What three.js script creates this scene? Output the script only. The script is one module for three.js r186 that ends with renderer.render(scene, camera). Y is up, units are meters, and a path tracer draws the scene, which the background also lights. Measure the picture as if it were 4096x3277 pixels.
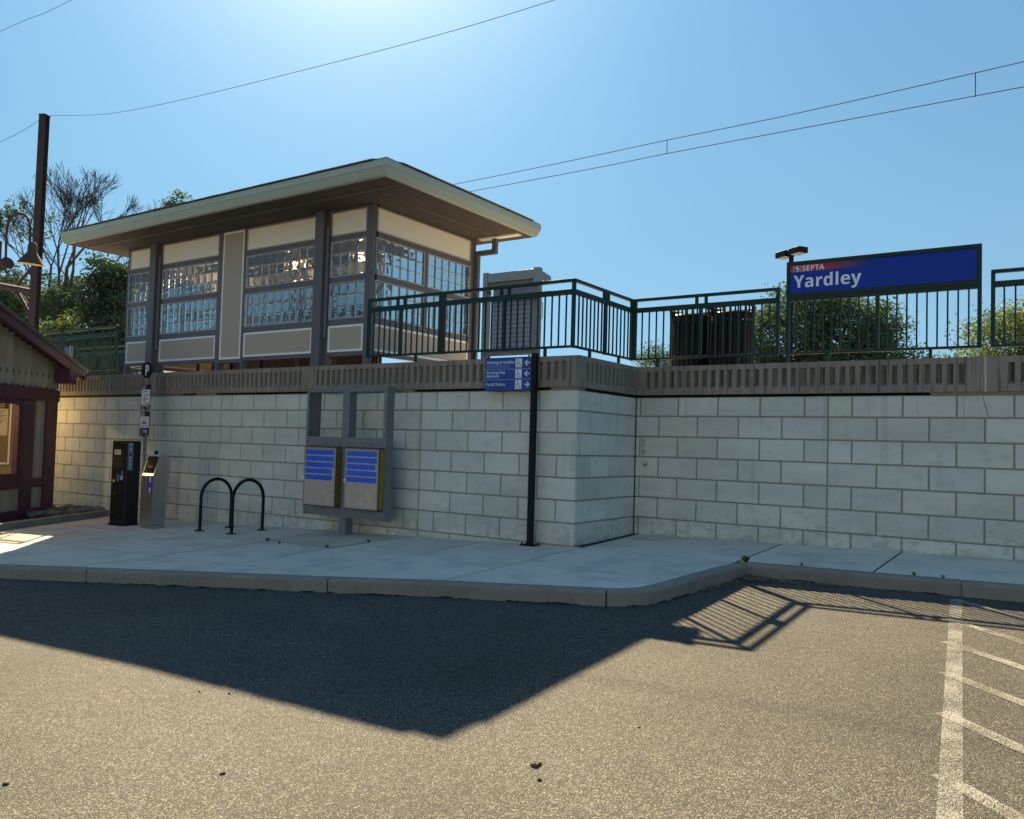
import * as THREE from 'three';
import { mergeGeometries } from 'three/addons/utils/BufferGeometryUtils.js';
import { RoundedBoxGeometry } from 'three/addons/geometries/RoundedBoxGeometry.js';

// ---------------------------------------------------------------- camera, sky, sun, exposure
const scene = new THREE.Scene();
const camera = new THREE.PerspectiveCamera(52.572, 4096 / 3277, 0.1, 2000);
camera.position.set(5.5693, 1.3559, 9.7178);
camera.rotation.set(0.0414, 0.5986, 0.0284, 'YXZ');
const renderer = new THREE.WebGLRenderer({ antialias: true });
renderer.toneMapping = THREE.LinearToneMapping;
renderer.toneMappingExposure = 3.0;
renderer.shadowMap.enabled = true;
renderer.outputColorSpace = THREE.SRGBColorSpace;

const EL = 37.4 * Math.PI / 180, AZ = -46.7 * Math.PI / 180;
const SUN = new THREE.Vector3(Math.cos(EL) * Math.sin(AZ), Math.sin(EL), -Math.cos(EL) * Math.cos(AZ));
const sun = new THREE.DirectionalLight(new THREE.Color().setRGB(1.0, 0.83, 0.54), 5);
sun.position.copy(SUN).multiplyScalar(60);
sun.target.position.set(0, 0, 0);
sun.castShadow = true;
sun.shadow.mapSize.set(4096, 4096);
Object.assign(sun.shadow.camera, { left: -30, right: 30, top: 30, bottom: -30, near: 1, far: 160 });
scene.add(sun, sun.target);

{ // clear summer sky: blue dome, paler near the horizon, bright air around the sun
  const w = 1024, h = 512, data = new Float32Array(w * h * 4);
  const zen = [0.016, 0.054, 0.128], hor = [0.121, 0.207, 0.268], far = [0.056, 0.146, 0.217], near = [0.73, 0.58, 0.35];
  for (let j = 0; j < h; j++) {
    const el = ((j + 0.5) / h - 0.5) * Math.PI, y = Math.sin(el), c = Math.cos(el);
    for (let i = 0; i < w; i++) {
      const a = ((i + 0.5) / w - 0.5) * 2 * Math.PI, x = Math.cos(a) * c, z = Math.sin(a) * c;
      const ang = Math.acos(Math.min(1, x * SUN.x + y * SUN.y + z * SUN.z)) * 180 / Math.PI;
      const t = 1 - Math.exp(-Math.max(el, 0) * 180 / Math.PI / 22), o = (j * w + i) * 4;
      for (let k = 0; k < 3; k++) {
        let v = hor[k] + (zen[k] - hor[k]) * t + far[k] * Math.exp(-ang / 30) + near[k] * Math.exp(-ang / 6);
        if (y < 0) v = [0.09, 0.08, 0.065][k] + (v - [0.09, 0.08, 0.065][k]) * Math.exp(y * 30);
        data[o + k] = v;
      }
      data[o + 3] = 1;
    }
  }
  const sky = new THREE.DataTexture(data, w, h, THREE.RGBAFormat, THREE.FloatType);
  sky.mapping = THREE.EquirectangularReflectionMapping;
  sky.magFilter = sky.minFilter = THREE.LinearFilter;
  sky.wrapS = THREE.RepeatWrapping;
  sky.needsUpdate = true;
  scene.background = sky; scene.environment = sky;
}

// ---------------------------------------------------------------- helpers
let seed = 12345;
const rnd = () => { seed = (seed + 0x6d2b79f5) | 0; let t = Math.imul(seed ^ (seed >>> 15), 1 | seed); t = (t + Math.imul(t ^ (t >>> 7), 61 | t)) ^ t; return ((t ^ (t >>> 14)) >>> 0) / 4294967296; };
const rr = (a, b) => a + (b - a) * rnd();
const gauss = () => (rnd() + rnd() + rnd() + rnd() - 2) * 1.0;
const counts = {};
const numbered = (n) => { const k = counts[n] = (counts[n] ?? -1) + 1; return k ? n + '_' + String(k).padStart(3, '0') : n; };
const clamp = (v, a, b) => Math.min(b, Math.max(a, v));
const lerp = (a, b, t) => a + (b - a) * t;
const ss = (a, b, x) => { const t = clamp((x - a) / (b - a), 0, 1); return t * t * (3 - 2 * t); };
// ground height of the pavement (falls to the left and toward the car park)
function gy(x, z) { const xx = clamp(x, -22, 18), zz = clamp(z, -4, 16); return (xx < 0 ? 0.034 : 0.02) * xx - 0.03 * zz; }
const LOT = -0.15;

function planarUV(g) {
  const p = g.attributes.position, n = g.attributes.normal, uv = new Float32Array(p.count * 2);
  for (let i = 0; i < p.count; i++) {
    const ax = Math.abs(n.getX(i)), ay = Math.abs(n.getY(i)), az = Math.abs(n.getZ(i));
    if (ay >= ax && ay >= az) { uv[2 * i] = p.getX(i); uv[2 * i + 1] = p.getZ(i); }
    else if (ax > az) { uv[2 * i] = p.getZ(i); uv[2 * i + 1] = p.getY(i); }
    else { uv[2 * i] = p.getX(i); uv[2 * i + 1] = p.getY(i); }
  }
  g.setAttribute('uv', new THREE.BufferAttribute(uv, 2));
  return g;
}
const flat = (g) => (g.index ? g.toNonIndexed() : g);
function join(list) {
  return mergeGeometries(list.map((g) => { const f = flat(g); for (const k of Object.keys(f.attributes)) if (!['position', 'normal', 'uv'].includes(k)) f.deleteAttribute(k); if (!f.attributes.uv) planarUV(f); return f; }));
}
// box given by its bounds
function bb(x0, x1, y0, y1, z0, z1) { return planarUV(new THREE.BoxGeometry(x1 - x0, y1 - y0, z1 - z0).translate((x0 + x1) / 2, (y0 + y1) / 2, (z0 + z1) / 2)); }
function rb(x0, x1, y0, y1, z0, z1, r = 0.008, s = 1) { return planarUV(new RoundedBoxGeometry(x1 - x0, y1 - y0, z1 - z0, s, r).translate((x0 + x1) / 2, (y0 + y1) / 2, (z0 + z1) / 2)); }
function cyl(r0, r1, h, x, y, z, n = 20) { return new THREE.CylinderGeometry(r1, r0, h, n).translate(x, y + h / 2, z); }
function tube(pts, r, n = 8, seg = 0, closed = false) {
  const c = new THREE.CatmullRomCurve3(pts.map((p) => new THREE.Vector3(...p)), closed, 'catmullrom', 0.5);
  return new THREE.TubeGeometry(c, seg || pts.length * 6, r, n, closed);
}
// straight bar between two points (round, tapered)
function bar(a, b, r0, r1 = r0, n = 6) {
  const A = new THREE.Vector3(...a), B = new THREE.Vector3(...b), d = B.clone().sub(A), L = d.length();
  const g = new THREE.CylinderGeometry(r1, r0, L, n, 1, true);
  g.applyQuaternion(new THREE.Quaternion().setFromUnitVectors(new THREE.Vector3(0, 1, 0), d.normalize()));
  return g.translate((A.x + B.x) / 2, (A.y + B.y) / 2, (A.z + B.z) / 2);
}
function quads(list) { // list of [a,b,c,d] corner quads (counter-clockwise)
  const pos = [];
  for (const [a, b, c, d] of list) pos.push(...a, ...b, ...c, ...a, ...c, ...d);
  const g = new THREE.BufferGeometry();
  g.setAttribute('position', new THREE.Float32BufferAttribute(pos, 3));
  g.computeVertexNormals();
  return planarUV(g);
}
function ext(pts, depth, o = {}) { // polygon in x,y extruded along z
  const s = new THREE.Shape(pts.map((p) => new THREE.Vector2(p[0], p[1])));
  const g = new THREE.ExtrudeGeometry(s, { depth, bevelEnabled: !!o.bevel, bevelSize: o.bevel || 0, bevelThickness: o.bevel || 0, bevelSegments: 1, curveSegments: o.seg || 12 });
  return planarUV(g);
}
function mesh(name, geo, mat, parent) {
  const m = new THREE.Mesh(geo, mat); m.name = parent ? name : numbered(name); m.castShadow = m.receiveShadow = true; (parent || scene).add(m); return m;
}
const tag = (o, label, category, group) => { o.userData = { label, category }; if (group) o.userData.group = group; return o; };
function thing(name, label, category, pos = [0, 0, 0], turn = 0, group) {
  const o = new THREE.Group(); o.name = numbered(name); o.position.set(...pos); o.rotation.y = turn; scene.add(o); return tag(o, label, category, group);
}
function struct(name) { const o = new THREE.Group(); o.name = numbered(name); o.userData = { kind: 'structure' }; scene.add(o); return o; }

// ---------------------------------------------------------------- textures
const toS = (v) => { v = clamp(v, 0, 1); return Math.round(255 * (v <= 0.0031308 ? v * 12.92 : 1.055 * Math.pow(v, 1 / 2.4) - 0.055)); };
function lattice(n) { const a = new Float32Array(n * n); for (let i = 0; i < a.length; i++) a[i] = rnd(); return { n, a }; }
function vn(l, x, y) { // tileable value noise, x,y in lattice cells
  const n = l.n, xi = Math.floor(x), yi = Math.floor(y); let fx = x - xi, fy = y - yi; fx = fx * fx * (3 - 2 * fx); fy = fy * fy * (3 - 2 * fy);
  const x0 = ((xi % n) + n) % n, x1 = (x0 + 1) % n, y0 = (((yi % n) + n) % n) * n, y1 = ((((yi + 1) % n) + n) % n) * n;
  return lerp(lerp(l.a[y0 + x0], l.a[y0 + x1], fx), lerp(l.a[y1 + x0], l.a[y1 + x1], fx), fy);
}
const LT = [4, 8, 16, 32, 64, 128, 256].map(lattice);
const fbm = (u, v, a, b) => { let s = 0, w = 0, k = 1; for (let i = a; i <= b; i++, k *= 0.55) { s += k * vn(LT[i], u * LT[i].n, v * LT[i].n); w += k; } return s / w; };
function tex(w, h, mx, my, fn, o = {}) { // fn(u,v,px,py) -> [r,g,b] linear or a number
  const d = new Uint8Array(w * h * 4);
  for (let j = 0; j < h; j++) for (let i = 0; i < w; i++) {
    const c = fn((i + 0.5) / w, (j + 0.5) / h, i, j), q = (j * w + i) * 4;
    if (typeof c === 'number') { d[q] = d[q + 1] = d[q + 2] = clamp(Math.round(c * 255), 0, 255); }
    else { d[q] = toS(c[0]); d[q + 1] = toS(c[1]); d[q + 2] = toS(c[2]); }
    d[q + 3] = 255;
  }
  const t = new THREE.DataTexture(d, w, h, THREE.RGBAFormat);
  t.wrapS = t.wrapT = THREE.RepeatWrapping; t.magFilter = THREE.LinearFilter; t.minFilter = THREE.LinearMipmapLinearFilter; t.generateMipmaps = true;
  if (!o.data) t.colorSpace = THREE.SRGBColorSpace;
  t.repeat.set(1 / mx, 1 / my); t.needsUpdate = true; return t;
}
function canvasTex(w, h, draw) { const c = document.createElement('canvas'); c.width = w; c.height = h; draw(c.getContext('2d'), w, h); const t = new THREE.CanvasTexture(c); t.colorSpace = THREE.SRGBColorSpace; t.magFilter = THREE.LinearFilter; t.anisotropy = 8; return t; }
const mul = (c, k) => [c[0] * k, c[1] * k, c[2] * k];
const mix3 = (a, b, t) => [lerp(a[0], b[0], t), lerp(a[1], b[1], t), lerp(a[2], b[2], t)];

// asphalt: stones in dark binder, 4 m tile
const N = 2048, stone = new Float32Array(N * N), stoneT = new Float32Array(N * N);
{
  const cell = 4.0, m = Math.round(N / cell);
  for (let cj = 0; cj < m; cj++) for (let ci = 0; ci < m; ci++) {
    const cx = (ci + rr(0.1, 0.9)) * cell, cy = (cj + rr(0.1, 0.9)) * cell, rad = rr(1.0, 2.9), tone = rnd(), el = rr(0.7, 1.4);
    for (let dy = -5; dy <= 5; dy++) for (let dx = -5; dx <= 5; dx++) {
      const x = Math.round(cx) + dx, y = Math.round(cy) + dy, r2 = ((x - cx) * el) ** 2 + ((y - cy) / el) ** 2, hh = 1 - r2 / (rad * rad);
      if (hh <= 0) continue;
      const q = ((y + N) % N) * N + ((x + N) % N), v = Math.sqrt(hh) * (0.5 + 0.5 * tone);
      if (v > stone[q]) { stone[q] = v; stoneT[q] = tone; }
    }
  }
}
const asphaltMap = tex(N, N, 4, 4, (u, v, i, j) => {
  const q = j * N + i, s = stone[q], t = stoneT[q], b = (0.76 + 0.46 * fbm(u, v, 0, 3)) * (0.84 + 0.32 * vn(LT[6], u * 140, v * 140)), f = 0.8 + 0.4 * vn(LT[6], u * 1024, v * 1024);
  const base = [0.022, 0.020, 0.017], st = mix3([0.058, 0.052, 0.043], [0.25, 0.225, 0.172], Math.pow(t, 1.6));
  return mul(mix3(base, st, ss(0.15, 0.7, s)), b * f);
});
const asphaltBump = tex(N, N, 4, 4, (u, v, i, j) => 0.15 + 0.6 * stone[j * N + i] + 0.2 * vn(LT[6], u * 512, v * 512), { data: true });

// wall face concrete, 8 m x 2.8 m; v counts up from the pavement
const wallMap = tex(2048, 1024, 8, 2.8, (u, v) => {
  const y = v * 2.8, n1 = fbm(u, v, 1, 4), n2 = fbm(u * 2, v, 3, 6), n3 = fbm(u + 0.37, v + 0.21, 2, 6), g = vn(LT[6], u * 1024, v * 512);
  let c = mul([0.620, 0.635, 0.565], 0.84 + 0.30 * n1 + 0.06 * (g - 0.5));
  c = mix3(c, [0.50, 0.51, 0.44], 0.4 * ss(0.52, 0.78, n2));
  const streak = vn(LT[6], u * 256, v * 3) * vn(LT[4], u * 64, v * 2); c = mul(c, 1 - 0.14 * ss(0.5, 0.8, streak));
  const ef = ss(0.6, 0.72, n3) * ss(0.42, 0.6, vn(LT[6], u * 640, v * 250)) * ss(0.15, 0.4, y) * ss(1.35, 0.9, y); c = mix3(c, [0.74, 0.72, 0.66], 0.6 * ef);
  const mg = fbm(u * 3, v * 1.4, 3, 6), moss = ss(0.56, 0.74, mg + 0.10 * (1 - y / 0.2)) * (y < 0.45 ? 1 : 0); c = mix3(c, [0.20, 0.21, 0.16], 0.32 * moss);
  const damp = ss(0.5, 0.7, fbm(u * 2, v * 2, 2, 6)) * (y < 1.3 ? 1 : 0) * ss(1.3, 0.7, y + 0.5 * n1); c = mix3(c, [0.44, 0.47, 0.40], 0.32 * damp);
  if (vn(LT[6], u * 1700, v * 700) > 0.985) c = mul(c, 0.45);
  return c;
});
const fineBump = tex(1024, 1024, 1.2, 1.2, (u, v) => 0.5 * fbm(u, v, 3, 6) + 0.5 * vn(LT[6], u * 256, v * 256), { data: true });
const walkMap = tex(2048, 2048, 6, 6, (u, v) => {
  const n1 = fbm(u, v, 0, 4), n2 = fbm(u + 0.3, v + 0.6, 2, 5), g = vn(LT[6], u * 1024, v * 1024);
  let c = mul([0.68, 0.575, 0.455], 0.84 + 0.3 * n1 + 0.10 * (g - 0.5));
  c = mix3(c, [0.33, 0.31, 0.275], 0.35 * ss(0.5, 0.75, n2));
  if (vn(LT[6], u * 900, v * 900) > 0.987) c = mul(c, 0.4);
  return c;
});
const kerbMap = tex(1024, 1024, 3, 3, (u, v) => {
  const n1 = fbm(u, v, 1, 5), n2 = fbm(u, v, 3, 6), g = vn(LT[6], u * 700, v * 700);
  let c = mul([0.235, 0.215, 0.17], 0.75 + 0.45 * n1 + 0.12 * (g - 0.5));
  return mix3(c, [0.14, 0.13, 0.11], 0.4 * ss(0.6, 0.75, n2));
});
const copeMap = tex(1024, 1024, 3, 3, (u, v) => {
  const n1 = fbm(u, v, 1, 5), st = vn(LT[6], u * 200, v * 4) * 0.6 + 0.4 * vn(LT[5], u * 128, v * 6), g = vn(LT[6], u * 600, v * 600);
  let c = mul([0.26, 0.222, 0.175], 0.74 + 0.46 * n1 + 0.14 * (g - 0.5));
  c = mix3(c, [0.075, 0.07, 0.06], 0.65 * ss(0.62, 0.82, st)); return mix3(c, [0.34, 0.33, 0.31], 0.4 * ss(0.36, 0.22, st));
});
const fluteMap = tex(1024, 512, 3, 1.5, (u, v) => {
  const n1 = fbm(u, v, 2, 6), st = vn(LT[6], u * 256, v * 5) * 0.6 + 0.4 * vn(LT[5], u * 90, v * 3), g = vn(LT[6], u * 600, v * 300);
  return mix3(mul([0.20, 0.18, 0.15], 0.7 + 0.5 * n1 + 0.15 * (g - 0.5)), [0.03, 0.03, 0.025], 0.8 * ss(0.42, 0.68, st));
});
const woodMap = tex(512, 1024, 0.6, 2.4, (u, v) => { const n = fbm(u, v, 1, 4), s = vn(LT[6], u * 180, v * 5); return mul([1, 1, 1], clamp(0.62 + 0.3 * n + 0.22 * (s - 0.5), 0, 1)); });
const galvMap = tex(512, 512, 0.5, 0.5, (u, v) => { const n = vn(LT[4], u * 64, v * 64), m = fbm(u, v, 1, 4); return mul([0.20, 0.205, 0.21], 0.6 + 0.4 * n + 0.35 * m); });

// ---------------------------------------------------------------- materials
const std = (r, g, b, rough = 0.7, metal = 0, o = {}) => new THREE.MeshStandardMaterial({ color: new THREE.Color().setRGB(r, g, b), roughness: rough, metalness: metal, ...o });
const M = {
  asphalt: new THREE.MeshPhysicalMaterial({ map: asphaltMap, bumpMap: asphaltBump, bumpScale: 0.004, roughness: 0.85, specularIntensity: 0.6, vertexColors: true }),
  wall: new THREE.MeshStandardMaterial({ vertexColors: true, map: wallMap, bumpMap: fineBump, bumpScale: 0.0012, roughness: 0.9 }),
  joint: std(0.30, 0.29, 0.235, 0.95, 0, { bumpMap: fineBump, bumpScale: 0.001 }),
  walk: new THREE.MeshStandardMaterial({ map: walkMap, bumpMap: fineBump, bumpScale: 0.0012, roughness: 0.88 }),
  kerb: new THREE.MeshStandardMaterial({ map: kerbMap, bumpMap: fineBump, bumpScale: 0.003, roughness: 0.92 }),
  cope: new THREE.MeshStandardMaterial({ map: copeMap, bumpMap: fineBump, bumpScale: 0.003, roughness: 0.92 }),
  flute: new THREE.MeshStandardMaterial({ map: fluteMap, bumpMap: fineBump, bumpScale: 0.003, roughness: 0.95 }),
  dirt: std(0.035, 0.03, 0.024, 1),
  sealant: std(0.5, 0.48, 0.42, 0.8),
  green: new THREE.MeshPhysicalMaterial({ color: new THREE.Color().setRGB(0.008, 0.034, 0.028), roughness: 0.5, specularIntensity: 0.5, bumpMap: fineBump, bumpScale: 0.0004 }),
  black: new THREE.MeshPhysicalMaterial({ color: new THREE.Color().setRGB(0.006, 0.006, 0.008), roughness: 0.55, specularIntensity: 0.45 }),
  blackGloss: std(0.006, 0.006, 0.010, 0.42),
  frame: std(0.125, 0.115, 0.12, 0.55),
  soffit: std(0.10, 0.082, 0.082, 0.8, 0, { map: woodMap }),
  tan: std(0.44, 0.39, 0.305, 0.75),
  cream: std(0.88, 0.84, 0.74, 0.75),
  white: std(0.86, 0.85, 0.82, 0.6),
  sage: std(0.375, 0.435, 0.365, 0.45),
  shingle: std(0.14, 0.145, 0.125, 0.95, 0, { bumpMap: fineBump, bumpScale: 0.004 }),
  mortar: std(0.50, 0.51, 0.50, 0.8),
  glass: new THREE.MeshPhysicalMaterial({ color: new THREE.Color().setRGB(0.50, 0.525, 0.535), transmission: 1, roughness: 0.07, thickness: 0.08, ior: 1.46, attenuationColor: new THREE.Color().setRGB(0.85, 0.94, 0.92), attenuationDistance: 0.5 }),
  steel: std(0.52, 0.51, 0.49, 0.30, 1),
  galv: new THREE.MeshStandardMaterial({ map: galvMap, roughness: 0.6, metalness: 0.25 }),
  galvPost: std(0.30, 0.31, 0.32, 0.5, 0.6),
  rust: std(0.06, 0.032, 0.02, 0.85),
  yellow: std(0.30, 0.18, 0.008, 0.6),
  maroon: new THREE.MeshStandardMaterial({ color: new THREE.Color().setRGB(0.145, 0.048, 0.070), map: woodMap, roughness: 0.6 }),
  board: new THREE.MeshStandardMaterial({ color: new THREE.Color().setRGB(0.52, 0.45, 0.33), map: woodMap, roughness: 0.8 }),
  inner: new THREE.MeshStandardMaterial({ color: new THREE.Color().setRGB(0.52, 0.42, 0.24), map: woodMap, roughness: 0.8 }),
  rustPole: std(0.045, 0.030, 0.026, 0.8),
  wire: std(0.015, 0.016, 0.02, 1),
  bark: std(0.055, 0.042, 0.032, 0.95),
  paleBark: std(0.085, 0.068, 0.056, 0.95),
  bench: std(0.12, 0.052, 0.026, 0.7, 0, { map: woodMap }),
  rock: std(0.17, 0.155, 0.135, 0.95, 0, { bumpMap: fineBump, bumpScale: 0.006 }),
  earth: std(0.10, 0.085, 0.06, 1),
  leafLitter: std(0.22, 0.15, 0.075, 0.9),
  brass: std(0.20, 0.155, 0.075, 0.5, 0.5),
};
const leafMat = (r, g, b) => new THREE.MeshPhysicalMaterial({ color: new THREE.Color().setRGB(r, g, b), roughness: 0.85, transmission: 0.5, thickness: 0, side: THREE.DoubleSide, vertexColors: true });
const LEAF = { oak: leafMat(0.062, 0.115, 0.030), dark: leafMat(0.045, 0.085, 0.026), light: leafMat(0.12, 0.175, 0.045), ash: leafMat(0.062, 0.105, 0.032) };

// ---------------------------------------------------------------- car park, pavement, kerbs
{ // parking lot: one sheet to the horizon, fine near the camera
  const axis = (lo, hi, step, far) => { const a = []; for (let v = lo; v <= hi + 1e-6; v += step) a.push(v); let s = step, l = lo, r = hi; while (r < far) { s *= 1.5; l -= s; r += s; a.push(r); a.unshift(l); } return a; };
  const xs = axis(-14, 13, 0.2, 500), zs = axis(-3, 16, 0.2, 500), pos = [], col = [], uv = [], idx = [];
  for (const z of zs) for (const x of xs) {
    pos.push(x, gy(x, z) + LOT, z); uv.push(x, z);
    const n = fbm(x / 29 + 5, z / 29 + 5, 1, 4), m = fbm(x / 17 + 2, z / 23 + 9, 3, 6);
    const k = 0.66 + 0.62 * n + 0.36 * (m - 0.5); col.push(k, k * (0.985 + 0.02 * n), k * (0.96 + 0.05 * n));
  }
  const w = xs.length;
  for (let j = 0; j + 1 < zs.length; j++) for (let i = 0; i + 1 < w; i++) { const a = j * w + i; idx.push(a, a + w, a + 1, a + 1, a + w, a + w + 1); }
  const g = new THREE.BufferGeometry();
  g.setAttribute('position', new THREE.Float32BufferAttribute(pos, 3)); g.setAttribute('color', new THREE.Float32BufferAttribute(col, 3)); g.setAttribute('uv', new THREE.Float32BufferAttribute(uv, 2));
  g.setIndex(idx); g.computeVertexNormals();
  mesh('parking_lot', g, M.asphalt).userData = { kind: 'structure' };
}
// kerb front edge (x, z)
const K1 = [[-13, 7.12], [-10.2, 6.26], [-7.16, 5.3], [-4.12, 4.36], [-1.05, 3.43], [1.80, 2.5]];
const KC = [[1.80, 2.5], [1.98, 2.40], [2.12, 2.22], [2.19, 1.98], [2.235, 1.6], [2.28, 1.15], [2.33, 0.7], [2.40, 0.14]];
const K3 = [[2.40, 0.14], [4.6, 0.13], [7.6, 0.11], [10.6, 0.1]];
function offset(path, d) { // shift a polyline to its left (toward the pavement)
  return path.map((p, i) => {
    const a = path[Math.max(0, i - 1)], b = path[Math.min(path.length - 1, i + 1)], dx = b[0] - a[0], dz = b[1] - a[1], l = Math.hypot(dx, dz);
    return [p[0] + dz / l * d, p[1] - dx / l * d];
  });
}
function kerbPiece(path, parent, trim = 0.016) {
  const prof = [[0, -0.30], [0, -0.03], [0.008, -0.012], [0.022, -0.001], [0.15, 0.0], [0.15, -0.30]];
  const pts = []; // subdivide
  for (let i = 0; i + 1 < path.length; i++) { const L = Math.hypot(path[i + 1][0] - path[i][0], path[i + 1][1] - path[i][1]), n = Math.max(1, Math.round(L / 0.25)); for (let k = 0; k < n; k++) pts.push([lerp(path[i][0], path[i + 1][0], k / n), lerp(path[i][1], path[i + 1][1], k / n)]); }
  pts.push(path[path.length - 1]);
  const e0 = Math.hypot(pts[1][0] - pts[0][0], pts[1][1] - pts[0][1]); pts[0] = [lerp(pts[0][0], pts[1][0], trim / e0), lerp(pts[0][1], pts[1][1], trim / e0)];
  const rings = pts.map((p) => 0), off = prof.map(([o]) => offset(pts, o)), pos = [], uv = [], idx = []; let s = 0;
  for (let i = 0; i < rings.length; i++) {
    if (i) s += Math.hypot(pts[i][0] - pts[i - 1][0], pts[i][1] - pts[i - 1][1]);
    prof.forEach(([o, y], k) => { const [x, z] = off[k][i], wob = k === 1 || k === 2 ? 0.006 * (vn(LT[4], x * 5, z * 5) - 0.5) : 0; pos.push(x, gy(x, z) + y + wob, z); uv.push(s + path[0][0], k < 3 ? y : o); });
  }
  const m = prof.length;
  for (let i = 0; i + 1 < rings.length; i++) for (let k = 0; k + 1 < m; k++) { const a = i * m + k, b = a + m; idx.push(a, b, a + 1, a + 1, b, b + 1); }
  const cap = (r, flip) => { for (let k = 1; k + 1 < m; k++) flip ? idx.push(r * m, r * m + k, r * m + k + 1) : idx.push(r * m, r * m + k + 1, r * m + k); };
  cap(0, false); cap(rings.length - 1, true);
  const g = new THREE.BufferGeometry(); g.setAttribute('position', new THREE.Float32BufferAttribute(pos, 3)); g.setAttribute('uv', new THREE.Float32BufferAttribute(uv, 2)); g.setIndex(idx);
  const f = g.toNonIndexed(); f.computeVertexNormals();
  mesh('kerb_stone', f, M.kerb, parent);
}
{
  const kerb = struct('kerb');
  for (let i = 0; i + 1 < K1.length; i++) kerbPiece([K1[i], K1[i + 1]], kerb);
  kerbPiece(KC, kerb);
  for (let i = 0; i + 1 < K3.length; i++) kerbPiece([K3[i], K3[i + 1]], kerb, i ? 0.006 : 0.001);
}
{ // pavement slabs: the paved area cut along its joints
  const side = struct('pavement');
  const back = [...offset(K1, 0.158), ...offset(KC, 0.158).slice(1, -1), [2.27, -0.02], ...offset(K3, 0.158).slice(1)];
  const area = [[-16, 8.0], ...back.slice(0), [10.6, -1.795], [0.0, -1.795], [0.0, 0.0], [-16, 0.0]];
  const clip = (poly, f) => { const o = []; for (let i = 0; i < poly.length; i++) { const a = poly[i], b = poly[(i + 1) % poly.length], fa = f(a), fb = f(b); if (fa >= 0) o.push(a); if ((fa >= 0) !== (fb >= 0)) { const t = fa / (fa - fb); o.push([lerp(a[0], b[0], t), lerp(a[1], b[1], t)]); } } return o; };
  const xs = [-16, -14, -12.4, -10.85, -9.3, -7.75, -6.2, -4.45, -2.87, -1.42, 0.12, 2.25, 3.74, 5.3, 6.85, 8.4, 10.6], zs = [-1.9, 0.12, 1.6, 3.25, 4.9, 6.5, 8.1];
  const G = 0.014, base = [];
  for (let i = 0; i + 1 < xs.length; i++) for (let j = 0; j + 1 < zs.length; j++) {
    const z0 = j === 0 && xs[i] < 0 ? -0.05 : zs[j];
    let p = area;
    for (const f of [(q) => q[0] - xs[i] - G, (q) => xs[i + 1] - G - q[0], (q) => q[1] - z0 - G, (q) => zs[j + 1] - G - q[1]]) p = clip(p, f);
    p = p.filter((q, k) => { const b = p[(k + 1) % p.length]; return Math.hypot(q[0] - b[0], q[1] - b[1]) > 0.002; });
    if (p.length < 3) continue;
    let A = 0; p.forEach((q, k) => { const b = p[(k + 1) % p.length]; A += q[0] * b[1] - b[0] * q[1]; });
    if (Math.abs(A) < 0.004) continue;
    const v2 = p.map((q) => new THREE.Vector2(q[0], q[1])); if (THREE.ShapeUtils.area(v2) < 0) v2.reverse();
    const pos = [], uv = [], dy = rr(-0.0015, 0.002), du = rr(0, 6), dv = rr(0, 6);
    const put = (q, y) => { pos.push(q.x, gy(q.x, q.y) + dy + y, q.y); uv.push(q.x + du, q.y + dv); };
    for (const t of THREE.ShapeUtils.triangulateShape(v2, [])) { put(v2[t[0]], 0); put(v2[t[2]], 0); put(v2[t[1]], 0); }
    v2.forEach((a, k) => { const b = v2[(k + 1) % v2.length]; put(a, 0); put(b, 0); put(b, -0.08); put(a, 0); put(b, -0.08); put(a, -0.08); });
    const g = new THREE.BufferGeometry(); g.setAttribute('position', new THREE.Float32BufferAttribute(pos, 3)); g.setAttribute('uv', new THREE.Float32BufferAttribute(uv, 2)); g.computeVertexNormals();
    mesh('paving_slab', g, M.walk, side);
  }
  { // older patch of concrete round the notice frame foot
    const pq = [[-4.40, 1.47], [-2.90, 1.57], [-2.91, 0.36], [-4.40, 0.42]].map(([x, z]) => [x, gy(x, z) + 0.006, z]); const old = M.walk.clone(); old.color.setRGB(0.84, 0.80, 0.72);
    const g = quads([[pq[0], pq[1], pq[2], pq[3]]]), du = g.attributes.uv; for (let i = 0; i < du.count; i++) du.setXY(i, du.getX(i) + 2.3, du.getY(i) + 1.1); mesh('concrete_patch', g, old, side);
  }
  // bed under the slabs, seen only in the joints
  const v2 = area.map((q) => new THREE.Vector2(q[0], q[1])); const pos = [];
  for (const t of THREE.ShapeUtils.triangulateShape(v2, [])) for (const k of [0, 2, 1]) { const q = v2[t[k]]; pos.push(q.x, gy(q.x, q.y) - 0.004, q.y); }
  const g = new THREE.BufferGeometry(); g.setAttribute('position', new THREE.Float32BufferAttribute(pos, 3)); g.computeVertexNormals();
  mesh('joint_bed', planarUV(g), std(0.03, 0.027, 0.023, 1), side);
}
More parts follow.
